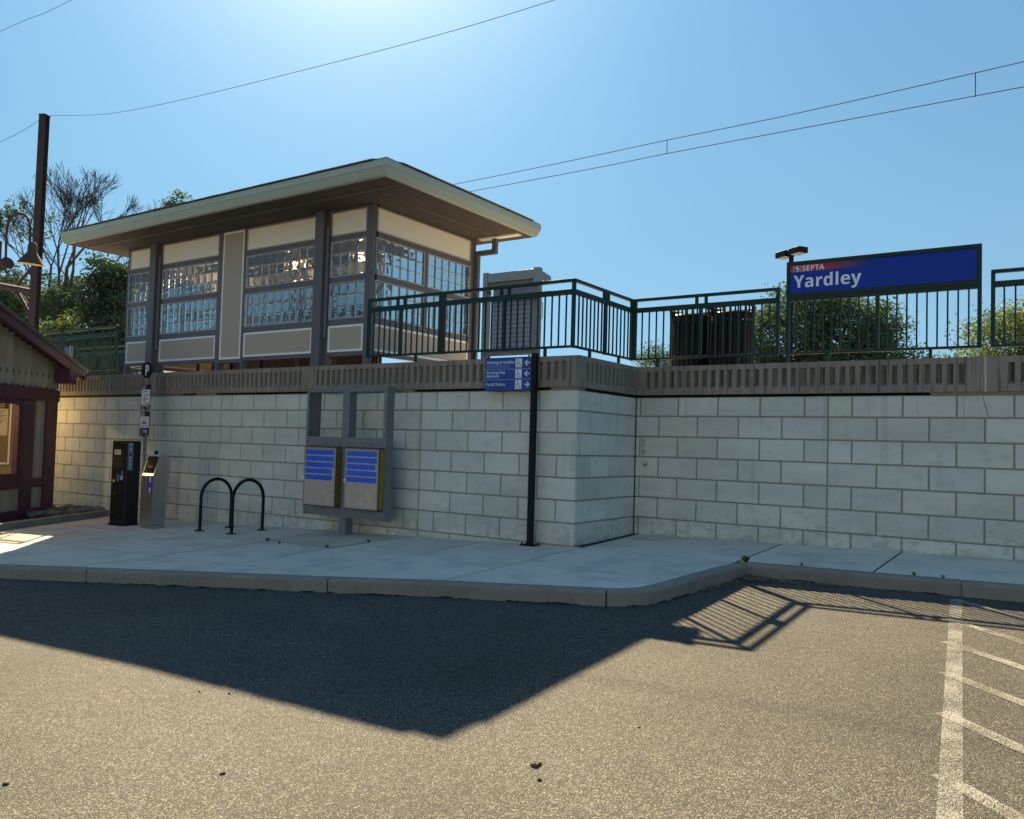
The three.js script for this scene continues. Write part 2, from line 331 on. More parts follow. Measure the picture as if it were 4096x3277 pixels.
{ // painted parking lines, worn
  const paintAlpha = tex(1024, 1024, 1.5, 1.5, (u, v) => { const s = stone[((Math.floor(v * 768) % N) * N) + (Math.floor(u * 768) % N)], n = fbm(u, v, 1, 5); return 0.72 * ss(0.10, 0.55, 0.62 - 0.5 * (1 - s) + 0.55 * (n - 0.5)); }, { data: true });
  const paint = new THREE.MeshStandardMaterial({ color: new THREE.Color().setRGB(0.40, 0.375, 0.32), roughness: 0.7, alphaMap: paintAlpha, transparent: true });
  const lines = struct('painted_lines');
  const strip = (a, b, w, y) => {
    const dx = b[0] - a[0], dz = b[1] - a[1], L = Math.hypot(dx, dz), nx = -dz / L * w / 2, nz = dx / L * w / 2, n = Math.ceil(L / 0.4), q = [];
    const P = (t, s) => { const x = lerp(a[0], b[0], t) + s * nx, z = lerp(a[1], b[1], t) + s * nz; return [x, gy(x, z) + LOT + y, z]; };
    for (let i = 0; i < n; i++) q.push([P(i / n, 1), P((i + 1) / n, 1), P((i + 1) / n, -1), P(i / n, -1)]);
    const g = quads(q); if (g.attributes.normal.getY(0) < 0) { const p = g.attributes.position; for (let i = 0; i < p.count; i += 3) { const t = [p.getX(i), p.getY(i), p.getZ(i)]; p.setXYZ(i, p.getX(i + 1), p.getY(i + 1), p.getZ(i + 1)); p.setXYZ(i + 1, ...t); } g.computeVertexNormals(); planarUV(g); }
    mesh('painted_stripe', g, paint, lines);
  };
  strip([4.575, 0.30], [5.42, 8.6], 0.105, 0.004);
  for (const [x, z] of [[4.62, 0.40], [4.66, 1.38], [4.75, 2.27], [4.85, 3.21], [4.95, 4.14], [5.06, 5.14], [5.16, 6.1], [5.26, 7.1]]) strip([x - 0.05, z - 0.03], [x + 1.9, z + 1.82], 0.095, 0.008);
}

// ---------------------------------------------------------------- retaining walls built of block courses
const C = 0.305, B = 0.61, TOP = 2.135, D = 1.808;
// one block: proud face with chamfered edges. axis 'x': runs along x facing +z at z=f ; axis 'z': runs along z facing +x at x=f
function block(parent, axis, s0, s1, y0, y1, f, uoff) {
  const g0 = 0.010, bv = 0.007, pr = 0.016 + rr(-0.0012, 0.0012);
  const A = [s0 + g0, y0 + g0], Bq = [s1 - g0, y1 - g0];
  const P = (s, y, d) => (axis === 'x' ? [s, y, f - pr + d] : [f - pr + d, y, -s]);
  const o = [[A[0], A[1]], [Bq[0], A[1]], [Bq[0], Bq[1]], [A[0], Bq[1]]], q = [[A[0] + bv, A[1] + bv], [Bq[0] - bv, A[1] + bv], [Bq[0] - bv, Bq[1] - bv], [A[0] + bv, Bq[1] - bv]];
  const list = [[P(...q[0], pr), P(...q[1], pr), P(...q[2], pr), P(...q[3], pr)]];
  for (let k = 0; k < 4; k++) { const n = (k + 1) % 4; list.push([P(...o[k], pr - bv), P(...o[n], pr - bv), P(...q[n], pr), P(...q[k], pr)], [P(...o[k], -0.006), P(...o[n], -0.006), P(...o[n], pr - bv), P(...o[k], pr - bv)]); }
  const g = quads(list), p = g.attributes.position, uv = g.attributes.uv;
  for (let i = 0; i < p.count; i++) { const s = axis === 'x' ? p.getX(i) : -p.getZ(i); uv.setXY(i, s + uoff, p.getY(i) - gy(p.getX(i), p.getZ(i))); }
  const k = rr(0.90, 1.04), kg = k * rr(0.985, 1.015), kb = k * rr(0.96, 1.02), col = new Float32Array(p.count * 3); for (let i = 0; i < p.count; i++) col.set([k, kg, kb], i * 3);
  g.setAttribute('color', new THREE.BufferAttribute(col, 3));
  mesh('block', g, M.wall, parent);
}
function courses(parent, axis, a, b, f, shift, rows, uoff, expansion = []) {
  for (let r = 0; r < rows; r++) {
    const y1 = TOP - r * C - (r === 0 ? 0.02 : 0), y0 = TOP - (r + 1) * C, cuts = [a];
    const pitch = axis === 'x' ? B : 0.578; let s = shift + (r % 2 ? pitch / 2 : 0); while (s > a) s -= pitch; for (s += pitch; s < b - 0.02; s += pitch) if (s > a + 0.02) cuts.push(s);
    for (const e of expansion) if (!cuts.some((c) => Math.abs(c - e) < 0.03) && e > a && e < b) cuts.push(e);
    cuts.push(b); cuts.sort((p, q) => p - q);
    for (let i = 0; i + 1 < cuts.length; i++) block(parent, axis, cuts[i], cuts[i + 1], y0, y1, f, uoff);
  }
}
const CORE = 0.016;
{
  const w1 = tag(new THREE.Group(), 'long pale concrete block wall below the glass block shelter, left of the step', 'wall'); w1.name = numbered('retaining_wall'); scene.add(w1);
  mesh('wall_core', bb(-20, -CORE, -1.2, TOP - 0.02, -0.32, -CORE), M.joint, w1);
  courses(w1, 'x', -16.47, 0, 0, 0, 9, 0, [-7.62, -2.745]);
  const w2 = tag(new THREE.Group(), 'short pale concrete block wall at the step between the two longer walls', 'wall'); w2.name = numbered('retaining_wall'); scene.add(w2);
  mesh('wall_core', bb(-0.31, -CORE - 0.002, -1.2, TOP - 0.022, -D - 0.3, -0.325), M.joint, w2);
  courses(w2, 'z', 0, D, 0, 0.11, 8, 3.3);
  const w3 = tag(new THREE.Group(), 'pale concrete block wall below the station name sign, right of the step', 'wall'); w3.name = numbered('retaining_wall'); scene.add(w3);
  mesh('wall_core', bb(0.02, 10.6, -1.2, TOP - 0.02, -D - 0.3, -D - CORE), M.joint, w3);
  courses(w3, 'x', 0, 10.44, -D, 0.074, 7, 1.7, [2.82]);
}
{ // scuffs and hairline cracks on the right wall
  const w = scene.getObjectByName('retaining_wall_002');
  const mark = (name, x0, x1, y0, y1, draw) => { const c = canvasTex(256, 256, draw); const m = mesh(name, new THREE.PlaneGeometry(x1 - x0, y1 - y0).translate((x0 + x1) / 2, (y0 + y1) / 2, -D + 0.0035), new THREE.MeshStandardMaterial({ map: c, transparent: true, alphaTest: 0.3, roughness: 0.95 }), w); return m; };
  const scrub = (n, r) => (x) => { x.clearRect(0, 0, 256, 256); x.strokeStyle = '#4a4a44'; for (let i = 0; i < n; i++) { x.lineWidth = rr(2, 6); x.beginPath(); const a = 128 + gauss() * 60, b = 128 + gauss() * 80; x.moveTo(a, b); x.quadraticCurveTo(a + gauss() * r, b + gauss() * r, a + gauss() * r, b + gauss() * r); x.stroke(); } };
  mark('scuff_mark', 0.09, 0.19, 1.36, 1.50, scrub(34, 40)); mark('scuff_mark', 0.085, 0.185, 1.22, 1.36, scrub(34, 40)); mark('scuff_mark', 0.06, 0.27, 1.05, 1.16, scrub(20, 60));
  const crack = (x) => { x.clearRect(0, 0, 256, 256); x.strokeStyle = '#57564d'; x.lineWidth = 6; x.beginPath(); let a = 70; x.moveTo(a, 0); for (let y = 16; y <= 256; y += 16) { a += gauss() * 16 + 4; x.lineTo(a, y); } x.stroke(); };
  mark('crack', 4.58, 4.76, 1.84, 2.10, crack); mark('crack', 3.86, 3.96, 1.86, 2.10, crack);
}
// coping panels with a row of moulded flutes
function coping(label, origin, turn, len, o = {}) {
  const t = thing('coping_panel', label, 'coping', origin, turn, o.group);
  const y0 = 2.150, y1 = 2.576, f0 = y0 + 0.085, f1 = y1 - 0.075, P = 0.127, w = 0.070, dep = 0.046, bev = 0.013, front = 0;
  const m0 = o.m0 ?? 0.09, m1 = o.m1 ?? 0.09, n = Math.max(1, Math.floor((len - m0 - m1) / P)), start = m0 + (len - m0 - m1 - n * P) / 2, q = [], fl = [];
  const R = (x0, x1, a, b) => q.push([[x0, a, front], [x1, a, front], [x1, b, front], [x0, b, front]]);
  R(0, len, y0, f0); R(0, len, f1, y1);
  let x = 0;
  for (let i = 0; i < n; i++) {
    const c = start + (i + 0.5) * P + rr(-0.002, 0.002), a = c - w / 2, b = c + w / 2; R(x, a, f0, f1); x = b;
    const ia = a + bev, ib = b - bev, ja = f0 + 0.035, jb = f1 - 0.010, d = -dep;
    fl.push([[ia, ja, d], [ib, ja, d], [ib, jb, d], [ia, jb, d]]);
    q.push([[a, f0, front], [b, f0, front], [ib, ja, d], [ia, ja, d]], [[ia, jb, d], [ib, jb, d], [b, f1, front], [a, f1, front]],
      [[a, f0, front], [ia, ja, d], [ia, jb, d], [a, f1, front]], [[ib, ja, d], [b, f0, front], [b, f1, front], [ib, jb, d]]);
  }
  R(x, len, f0, f1);
  const T = 0.36, i0 = o.i0 || 0, i1 = o.i1 || 0; // back faces, mitred where asked
  q.push([[0, y1, 0], [len, y1, 0], [len - i1, y1, -T], [i0, y1, -T]], [[0, y0, 0], [i0, y0, -T], [len - i1, y0, -T], [len, y0, 0]], [[i0, y0, -T], [0, y0, 0], [0, y1, 0], [i0, y1, -T]], [[len, y0, 0], [len - i1, y0, -T], [len - i1, y1, -T], [len, y1, 0]], [[len - i1, y0, -T], [i0, y0, -T], [i0, y1, -T], [len - i1, y1, -T]]);
  const g = quads(q), uv = g.attributes.uv, du = rr(0, 3); for (let i = 0; i < uv.count; i++) uv.setX(i, uv.getX(i) + du);
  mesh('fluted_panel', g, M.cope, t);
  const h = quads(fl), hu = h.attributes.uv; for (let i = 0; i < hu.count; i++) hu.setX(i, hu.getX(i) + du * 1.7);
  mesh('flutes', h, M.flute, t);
  return t;
}
const PJ = 0.045;
coping('fluted concrete coping panel at the far left, beside the maroon building', [-15.2, 0, PJ], 0, 5.37);
coping('fluted concrete coping panel under the left half of the shelter', [-9.82, 0, PJ], 0, 4.555);
coping('fluted concrete coping panel from the shelter to the outer wall corner', [-5.255, 0, PJ], 0, 5.255 + PJ, { m0: 0.16, m1: 0.16, i1: 0.36 });
coping('short fluted concrete coping panel on the step of the wall', [PJ, 0, PJ], Math.PI / 2, D + 0.34, { m0: 0.13, m1: 0.40, i0: 0.36 });
coping('fluted concrete coping panel under the litter bins and name sign', [PJ + 0.003, 0, -D + PJ], 0, 4.6, { m0: 0.06, m1: 0.14 });
coping('fluted concrete coping panel at the right edge, past the pale sealed joint', [4.665, 0, -D + PJ], 0, 5.3, { m0: 0.14 });
{ // mortar bedding and sealant in the gap below the coping
  const parts = [[-9.9, -8.9, 0], [-8.4, -7.8, 0], [-4.8, -2.9, 0], [-0.42, 0.0, 0], [4.05, 5.5, -D]];
  for (const [a, b, z] of parts) tag(mesh('mortar_bed', bb(a, b, 2.116, 2.149, z - 0.22, z + rr(0.0, 0.012)), std(0.30, 0.265, 0.20, 0.95, 0, { bumpMap: fineBump, bumpScale: 0.004 })),
    ['strip of tan mortar under the coping above the parking signs', 'short strip of tan mortar under the coping left of the bicycle racks', 'strip of tan mortar under the coping behind the steel frame', 'strip of tan mortar under the coping at the outer wall corner', 'strip of tan mortar under the coping below the sealed joint'][parts.findIndex((p) => p[0] === a)], 'mortar');
  tag(mesh('joint_sealant', join([bb(4.648, 4.668, 2.15, 2.35, -D + 0.0, -D + PJ + 0.003), bb(4.645, 4.664, 2.35, 2.575, -D + 0.0, -D + PJ + 0.004)]), M.sealant), 'pale ragged sealant line between two coping panels below the name sign', 'sealant');
}
// platform and track bed behind the walls
mesh('platform_deck', join([bb(-60, -0.36, 2.25, 2.5, -4.4, -0.33), bb(-0.355, 40, 2.25, 2.5, -4.4, -D - 0.33), bb(-60, 40, 1.0, 2.245, -4.38, -3.9)]), M.walk).userData = { kind: 'structure' };
mesh('track_bed', quads([[[-500, 1.25, -4.6], [500, 1.25, -4.6], [500, 1.25, -500], [-500, 1.25, -500]]]), M.earth).userData = { kind: 'structure' };

// ---------------------------------------------------------------- platform railings
const RY = { top: [3.610, 3.655], mid: [3.435, 3.512], bot: [2.700, 2.734] };
function railing(label, x, z, turn, len, o = {}) {
  const t = thing(o.name || 'platform_railing', label, o.category || 'railing', [x, 0, z], turn, o.group), m = o.mat || M.green;
  const posts = o.posts || [0.022, len / 2, len - 0.022], hw = 0.0225;
  if (!o.noTop) mesh('top_rail', rb(0, len, ...RY.top, -0.026, 0.026, 0.006), m, t);
  mesh('middle_rail', rb(0.002, len - 0.002, ...RY.mid, -0.02, 0.02, 0.004), m, t);
  mesh('bottom_rail', rb(0.002, len - 0.002, ...RY.bot, -0.019, 0.019, 0.004), m, t);
  posts.forEach((s, i) => mesh('post', bb(s - hw, s + hw, (o.deep || []).includes(i) ? 2.577 : RY.bot[0] - 0.004, i === 0 || i === posts.length - 1 ? (o.high || RY.top[0] + 0.003) : RY.mid[0] + 0.01, -0.0235, 0.0235), m, t));
  const spacer = o.spacers || [len / 2 - 0.068, len / 2 + 0.068];
  if (!o.noTop) for (const s of spacer) mesh('spacer', bb(s - 0.0215, s + 0.0215, RY.mid[1] - 0.004, RY.top[0] + 0.004, -0.016, 0.016), m, t);
  const runs = o.from === undefined ? posts : [o.from, ...posts];
  for (let i = 0; i + 1 < runs.length; i++) { const a = runs[i], b = runs[i + 1], n = Math.round((b - a) / 0.1165); for (let k = 1; k < n; k++) { const s = lerp(a, b, k / n); mesh('baluster', bb(s - 0.0095, s + 0.0095, RY.bot[1] - 0.003, RY.mid[0] + 0.003, -0.0095, 0.0095), m, t); } }
  for (const s of o.feet || [0.6, len - 0.6]) mesh('foot', join([bb(s - 0.019, s + 0.019, 2.584, RY.bot[0] + 0.003, -0.0175, 0.0175), bb(s - 0.06, s + 0.06, 2.577, 2.585, -0.05, 0.05)]), m, t);
  return t;
}
const RZ = -0.10, RZ3 = -1.91, RX2 = -0.145;
railing('dark green railing panel standing against the right end of the shelter', -4.03, RZ, 0, 1.545, { posts: [0.022, 0.72, 1.523], spacers: [0.64, 0.79], feet: [0.3, 1.05] });
railing('dark green railing panel in front of the framed notice board', -2.455, RZ, 0, 2.335, { posts: [0.022, 1.145, 2.305], spacers: [1.085, 1.22], feet: [0.62, 1.86] });
railing('short dark green railing panel along the step of the wall', RX2, RZ - 0.024, Math.PI / 2, 1.79, { from: 0.0, posts: [0.9, 1.768], spacers: [0.85, 0.98], feet: [0.45, 1.35] });
railing('dark green railing panel in front of the two black litter bins', -0.115, RZ3, 0, 2.245, { posts: [0.022, 1.085, 2.222], spacers: [1.02, 1.165], feet: [0.41, 1.66] });
railing('dark green railing panel at the right edge, right of the name sign', 4.70, RZ3, 0, 2.4, { spacers: [1.12, 1.26], feet: [0.5, 1.8] });
railing('dark green railing panel beyond the right edge of the name sign panel', 7.13, RZ3, 0, 2.4);
railing('dark green railing panel touching the left end of the shelter', -13.63, RZ, 0, 2.25, { posts: [0.022, 1.32, 2.228], spacers: [1.1, 1.27], feet: [0.7, 1.75] });
railing('dark green railing panel rising behind the maroon gable roof', -15.95, RZ, 0, 2.30);
{ // far ramp railings, blue panel and white boxes behind the left railing
  railing('grey green ramp railing standing behind the left platform railing', -17.2, -2.3, 0.04, 2.6, { name: 'ramp_railing' });
  railing('grey green ramp railing nearest the shelter, behind the platform railing', -14.6, -2.2, -0.02, 1.7, { name: 'ramp_railing' });
  const s = thing('blue_screen_panel', 'bluish panel standing behind the left railing, above the gable roof', 'panel', [-18.9, 2.5, -2.7]);
  mesh('face', rb(-0.6, 0.65, 0.55, 1.28, -0.02, 0.02), std(0.10, 0.14, 0.32, 0.5), s); for (const x of [-0.6, 0.65]) mesh('leg', bb(x - 0.03, x + 0.03, 0, 1.3, -0.03, 0.03), M.galvPost, s);
  const c = thing('utility_cabinet', 'white cabinet behind the railing just left of the shelter', 'cabinet', [-15.0, 2.5, -3.3]);
  mesh('body', rb(-0.26, 0.26, 0.0, 1.25, -0.2, 0.2, 0.02), M.white, c); mesh('door', rb(-0.23, 0.23, 0.08, 1.15, 0.2, 0.215, 0.005), M.white, c); mesh('lid', rb(-0.28, 0.28, 1.25, 1.29, -0.22, 0.22, 0.01), M.galvPost, c);
}

// ---------------------------------------------------------------- signs: printed faces
function face(name, w, h, mat, parent, x, y, z) { const m = mesh(name, new THREE.PlaneGeometry(w, h), mat, parent); m.position.set(x, y, z); return m; }
const printed = (t, rough = 0.45) => new THREE.MeshStandardMaterial({ map: t, roughness: rough });
function fitText(x, s, px, py, maxw, size, weight = 'bold') { x.font = weight + ' ' + size + 'px sans-serif'; const w = x.measureText(s).width; x.save(); x.translate(px, py); x.scale(maxw / w, 1); x.fillText(s, 0, 0); x.restore(); }
{ // station name sign in its railing frame
  const t = railing('station name sign: blue board lettered Yardley in a dark green railing frame', 2.225, RZ3, 0, 2.375, { name: 'station_sign', category: 'sign', noTop: true, high: 3.96, posts: [0.022, 1.18, 2.353], feet: [0.56, 1.81], deep: [0] });
  mesh('sign_frame', join([bb(0.0, 2.375, 3.942, 3.992, -0.03, 0.03), bb(0.0, 2.375, 3.5, 3.546, -0.028, 0.028), bb(0.0, 0.040, 3.546, 3.942, -0.03, 0.03), bb(2.325, 2.375, 3.546, 3.942, -0.03, 0.03)]), M.green, t);
  const map = canvasTex(2048, 356, (x, w, h) => {
    x.fillStyle = '#00329a'; x.fillRect(0, 0, w, h);
    const g = x.createLinearGradient(0, 0, w * 0.5, 0); g.addColorStop(0, '#b8323f'); g.addColorStop(0.42, '#a8394c'); g.addColorStop(0.66, '#6a3f66'); g.addColorStop(1, '#00329a');
    x.fillStyle = g; x.fillRect(0, 0, w * 0.5, h * 0.25);
    const L = w / 2.285, px = (m) => m * L; // metres to pixels
    x.fillStyle = '#e9ebee'; x.fillRect(px(0.050), h * 0.028, px(0.104), h * 0.197);
    x.fillStyle = '#16357f'; x.fillRect(px(0.055), h * 0.04, px(0.094), h * 0.173); x.fillStyle = '#b8323f'; x.beginPath(); x.moveTo(px(0.10), h * 0.04); x.lineTo(px(0.149), h * 0.04); x.lineTo(px(0.149), h * 0.213); x.lineTo(px(0.13), h * 0.213); x.closePath(); x.fill();
    x.fillStyle = '#e9ebee'; // the S-shaped mark of two hooked arrows
    const S = (u, v) => [px(0.055 + 0.094 * u), h * (0.04 + 0.173 * v)];
    const poly = (a) => { x.beginPath(); a.forEach((q, i) => (i ? x.lineTo(...S(...q)) : x.moveTo(...S(...q)))); x.closePath(); x.fill(); };
    poly([[0.45, 0.06], [0.72, 0.06], [0.44, 0.36], [0.78, 0.56], [0.60, 0.74], [0.10, 0.40]]); poly([[0.55, 0.94], [0.28, 0.94], [0.56, 0.66], [0.22, 0.46], [0.42, 0.28], [0.92, 0.58]]);
    fitText(x, 'SEPTA', px(0.165), h * 0.222, px(0.295), h * 0.255); fitText(x, 'Yardley', px(0.055), h * 0.80, px(0.885), h * 0.605);
  });
  mesh('sign_board', bb(0.036, 2.33, 3.543, 3.945, -0.015, 0.012), std(0.01, 0.035, 0.2, 0.4), t);
  face('sign_face', 2.285, 0.396, printed(map, 0.75), t, 1.1825, 3.744, 0.0155);
}
const wheelchair = (x, cx, cy, s) => { // white tile with the wheelchair symbol
  x.fillStyle = '#dfe4ec'; x.beginPath(); x.roundRect(cx - s / 2, cy - s * 0.58, s, s * 1.16, s * 0.06); x.fill();
  x.strokeStyle = x.fillStyle = '#1a2540'; x.lineWidth = s * 0.065; x.lineCap = 'round';
  x.beginPath(); x.arc(cx - s * 0.10, cy - s * 0.42, s * 0.075, 0, 7); x.fill();
  x.beginPath(); x.moveTo(cx - s * 0.11, cy - s * 0.30); x.lineTo(cx - s * 0.13, cy + s * 0.06); x.lineTo(cx + s * 0.16, cy + s * 0.06); x.lineTo(cx + s * 0.27, cy + s * 0.36); x.lineTo(cx + s * 0.38, cy + s * 0.33); x.stroke();
  x.beginPath(); x.moveTo(cx - s * 0.12, cy - s * 0.12); x.lineTo(cx + s * 0.13, cy - s * 0.12); x.stroke();
  x.beginPath(); x.arc(cx - s * 0.07, cy + s * 0.19, s * 0.27, -0.1, Math.PI * 1.33); x.stroke();
};
const arrow = (x, cx, cy, s, dir) => { x.strokeStyle = '#dfe4ec'; x.lineWidth = s * 0.18; x.lineCap = 'butt'; x.lineJoin = 'miter'; x.beginPath(); x.moveTo(cx - dir * s * 0.5, cy); x.lineTo(cx + dir * s * 0.42, cy); x.stroke(); x.beginPath(); x.moveTo(cx - dir * s * 0.02, cy - s * 0.44); x.lineTo(cx + dir * s * 0.42, cy); x.lineTo(cx - dir * s * 0.02, cy + s * 0.44); x.stroke(); };
{ // blue wayfinding sign on a black post
  const t = thing('wayfinding_sign', 'blue three-line direction sign on a black square post at the wall corner', 'sign', [-0.61, -0.024, 0.13]);
  mesh('post', rb(-0.038, 0.038, 0.01, 2.64, -0.038, 0.038, 0.006), M.black, t);
  mesh('base_plate', rb(-0.12, 0.12, 0.0, 0.016, -0.09, 0.09, 0.004), M.black, t);
  for (const sx of [-1, 1]) for (const sz of [-1, 1]) mesh('bolt', cyl(0.014, 0.012, 0.022, sx * 0.092, 0.016, sz * 0.066, 8), M.black, t);
  mesh('panel', rb(-0.835, -0.0385, 2.122, 2.596, -0.022, 0.022, 0.006), std(0.012, 0.03, 0.10, 0.4), t);
  const map = canvasTex(1280, 750, (x, w, h) => {
    x.fillStyle = '#123c8c'; x.fillRect(0, 0, w, h); x.fillStyle = '#cdd5e6'; x.fillRect(0, h * 0.345, w, 6); x.fillRect(0, h * 0.668, w, 6);
    x.fillStyle = '#d4dbea'; fitText(x, 'Parking at Yardley', 45, h * 0.175, 785, 92); x.fillStyle = '#3f63a3'; x.fillRect(18, h * 0.20, 690, h * 0.115);
    x.fillStyle = '#d4dbea'; fitText(x, 'Parking Pay', 42, h * 0.49, 530, 92); fitText(x, 'Stations', 40, h * 0.60, 370, 92); fitText(x, 'To All Trains', 38, h * 0.86, 545, 92);
    [0.17, 0.50, 0.83].forEach((v, i) => { wheelchair(x, 945, h * v, 176); arrow(x, 1180, h * v, 140, i === 2 ? 1 : -1); });
  });
  face('sign_face', 0.782, 0.458, printed(map), t, -0.438, 2.359, 0.0255);
  for (const s of [-0.78, -0.1]) mesh('bracket', bb(s - 0.008, s + 0.008, 2.594, 2.622, -0.01, 0.01), M.black, t);
}
{ // parking sign post: round P and two notices
  const t = thing('parking_sign_post', 'grey post with a round black P sign and two black notices', 'sign', [-9.27, gy(-9.27, 0.5), 0.5], 0.10), g0 = gy(-9.27, 0.5);
  mesh('post', bb(-0.028, 0.028, 0, 2.45 - g0, -0.045, -0.005), M.galvPost, t);
  const disc = mesh('round_sign', new THREE.CylinderGeometry(0.157, 0.157, 0.006, 40).rotateX(Math.PI / 2).translate(0, 2.58 - g0, 0.004), M.blackGloss, t);
  const pm = canvasTex(512, 512, (x, w, h) => { x.fillStyle = '#17181c'; x.fillRect(0, 0, w, h); x.strokeStyle = '#17181c'; x.fillStyle = '#e2e4e6'; fitText(x, 'P', 160, 425, 215, 470); });
  mesh('letter_face', new THREE.CircleGeometry(0.155, 40).translate(0, 2.58 - g0, 0.0095), printed(pm), disc);
  const lines = (x, a) => { for (const [u, v, w, h] of a) x.fillRect(u, v, w, h); };
  const notice = (cy, draw) => { const n = mesh('notice', rb(-0.137, 0.137, cy - 0.24 - g0, cy + 0.24 - g0, -0.001, 0.004, 0.002), M.blackGloss, t); mesh('notice_face', new THREE.PlaneGeometry(0.270, 0.476).translate(0, cy - g0, 0.0065), printed(canvasTex(420, 740, draw)), n); };
  const head = (x, w, h) => { x.fillStyle = '#191b22'; x.fillRect(0, 0, w, h); x.fillStyle = '#e4e5e8'; fitText(x, 'Yardley', 28, 72, 175, 62); fitText(x, 'Station', 28, 132, 165, 62); };
  notice(2.06, (x, w, h) => {
    head(x, w, h); x.fillStyle = '#d9dbe0'; x.fillRect(16, 148, w - 32, 460); x.fillStyle = '#8d2a35'; x.fillRect(10, 612, w - 20, 60); x.fillStyle = '#c9cbd0'; lines(x, [[70, 630, 280, 22], [30, 695, 110, 20], [270, 690, 120, 24]]);
    x.fillStyle = '#2a2d38'; x.strokeStyle = '#2a2d38'; x.lineWidth = 8; x.strokeRect(48, 186, 38, 54); lines(x, [[110, 196, 190, 14], [110, 222, 150, 14], [230, 288, 140, 12], [230, 310, 150, 12], [225, 410, 120, 14], [225, 436, 100, 14], [215, 540, 150, 12], [215, 560, 110, 12], [215, 580, 140, 12]]);
    x.fillRect(120, 290, 90, 40); x.fillStyle = '#d9dbe0'; x.fillRect(134, 296, 60, 16); x.fillStyle = '#2a2d38'; x.fillRect(120, 370, 58, 130); x.fillStyle = '#d9dbe0'; x.fillRect(132, 410, 34, 18); x.fillStyle = '#777b86'; x.fillRect(130, 540, 44, 54);
  });
  notice(1.54, (x, w, h) => {
    head(x, w, h); x.fillStyle = '#d9dbe0'; x.fillRect(16, 148, w - 32, 340); x.fillStyle = '#2a2d38'; fitText(x, 'Pay Here', 120, 235, 185, 46); x.beginPath(); x.roundRect(112, 275, 130, 92, 12); x.fill(); x.fillRect(228, 316, 54, 54); x.fillStyle = '#d9dbe0'; x.fillRect(122, 300, 110, 24); x.fillStyle = '#2a2d38'; lines(x, [[70, 420, 280, 18]]);
    x.fillStyle = '#c9cbd0'; lines(x, [[160, 545, 170, 20], [140, 580, 220, 20], [150, 615, 200, 20], [30, 690, 110, 20], [265, 690, 130, 22]]); x.strokeStyle = '#c9cbd0'; x.lineWidth = 5; x.strokeRect(36, 510, 70, 40); x.strokeRect(36, 575, 70, 90);
  });
}

// ---------------------------------------------------------------- pavement furniture
{ // black pay station
  const t = thing('pay_station', 'tall black parking pay station lettered PAY HERE', 'pay station', [-8.92, gy(-8.92, 1.05), 1.05]);
  const H = 1.545; mesh('base', bb(-0.25, 0.25, 0, 0.03, -0.145, 0.155), M.black, t);
  mesh('cabinet', rb(-0.24, 0.24, 0.03, H, -0.135, 0.135, 0.010, 2), M.blackGloss, t);
  mesh('door_panel', rb(-0.215, 0.205, 0.10, H - 0.05, 0.134, 0.142, 0.004), M.black, t);
  mesh('screen_recess', rb(-0.17, 0.14, 1.03, 1.24, 0.140, 0.150, 0.004), M.blackGloss, t);
  face('notice_label', 0.21, 0.095, printed(canvasTex(256, 116, (x, w, h) => { x.fillStyle = '#b7b4ab'; x.fillRect(0, 0, w, h); x.fillStyle = '#6b6a66'; for (let i = 0; i < 5; i++) x.fillRect(20, 18 + i * 18, 190 - 22 * (i % 3), 7); x.fillStyle = '#8e2f2a'; x.beginPath(); x.arc(40, 50, 14, 0, 7); x.fill(); }), 0.7), t, -0.045, 1.335, 0.145);
  mesh('card_reader', rb(0.0, 0.07, 0.80, 0.93, 0.142, 0.175, 0.012, 2), std(0.05, 0.12, 0.22, 0.4), t);
  mesh('coin_slot', rb(0.085, 0.165, 0.83, 0.91, 0.142, 0.158, 0.006), std(0.30, 0.36, 0.42, 0.4), t);
  mesh('ticket_light', rb(0.125, 0.155, 0.92, 1.0, 0.142, 0.152, 0.004), std(0.12, 0.26, 0.42, 0.4), t);
  mesh('keypad', rb(-0.17, -0.03, 0.78, 0.92, 0.142, 0.156, 0.006), M.black, t); mesh('yellow_sticker', bb(-0.145, -0.085, 0.785, 0.83, 0.156, 0.1575), std(0.55, 0.5, 0.12, 0.6), t);
  mesh('lock', cyl(0.022, 0.022, 0.012, 0, 0, 0, 14).rotateX(Math.PI / 2).translate(-0.085, 0.57, 0.142), M.steel, t);
  const pl = mesh('lettered_strip', new THREE.PlaneGeometry(0.088, 0.49).rotateY(Math.PI / 2).translate(0.2415, H - 0.285, 0.065), printed(canvasTex(160, 890, (x, w, h) => { x.fillStyle = '#c8d2da'; x.fillRect(0, 0, w, h); x.fillStyle = '#31536e'; x.fillRect(10, 10, w - 20, h - 20); x.fillStyle = '#e4eaee'; x.textAlign = 'center'; 'PAY HERE'.split('').forEach((c, i) => { x.font = 'bold 118px sans-serif'; x.fillText(c, w / 2, 118 + i * 106 - (i > 2 ? 20 : 0)); }); })), t);
}
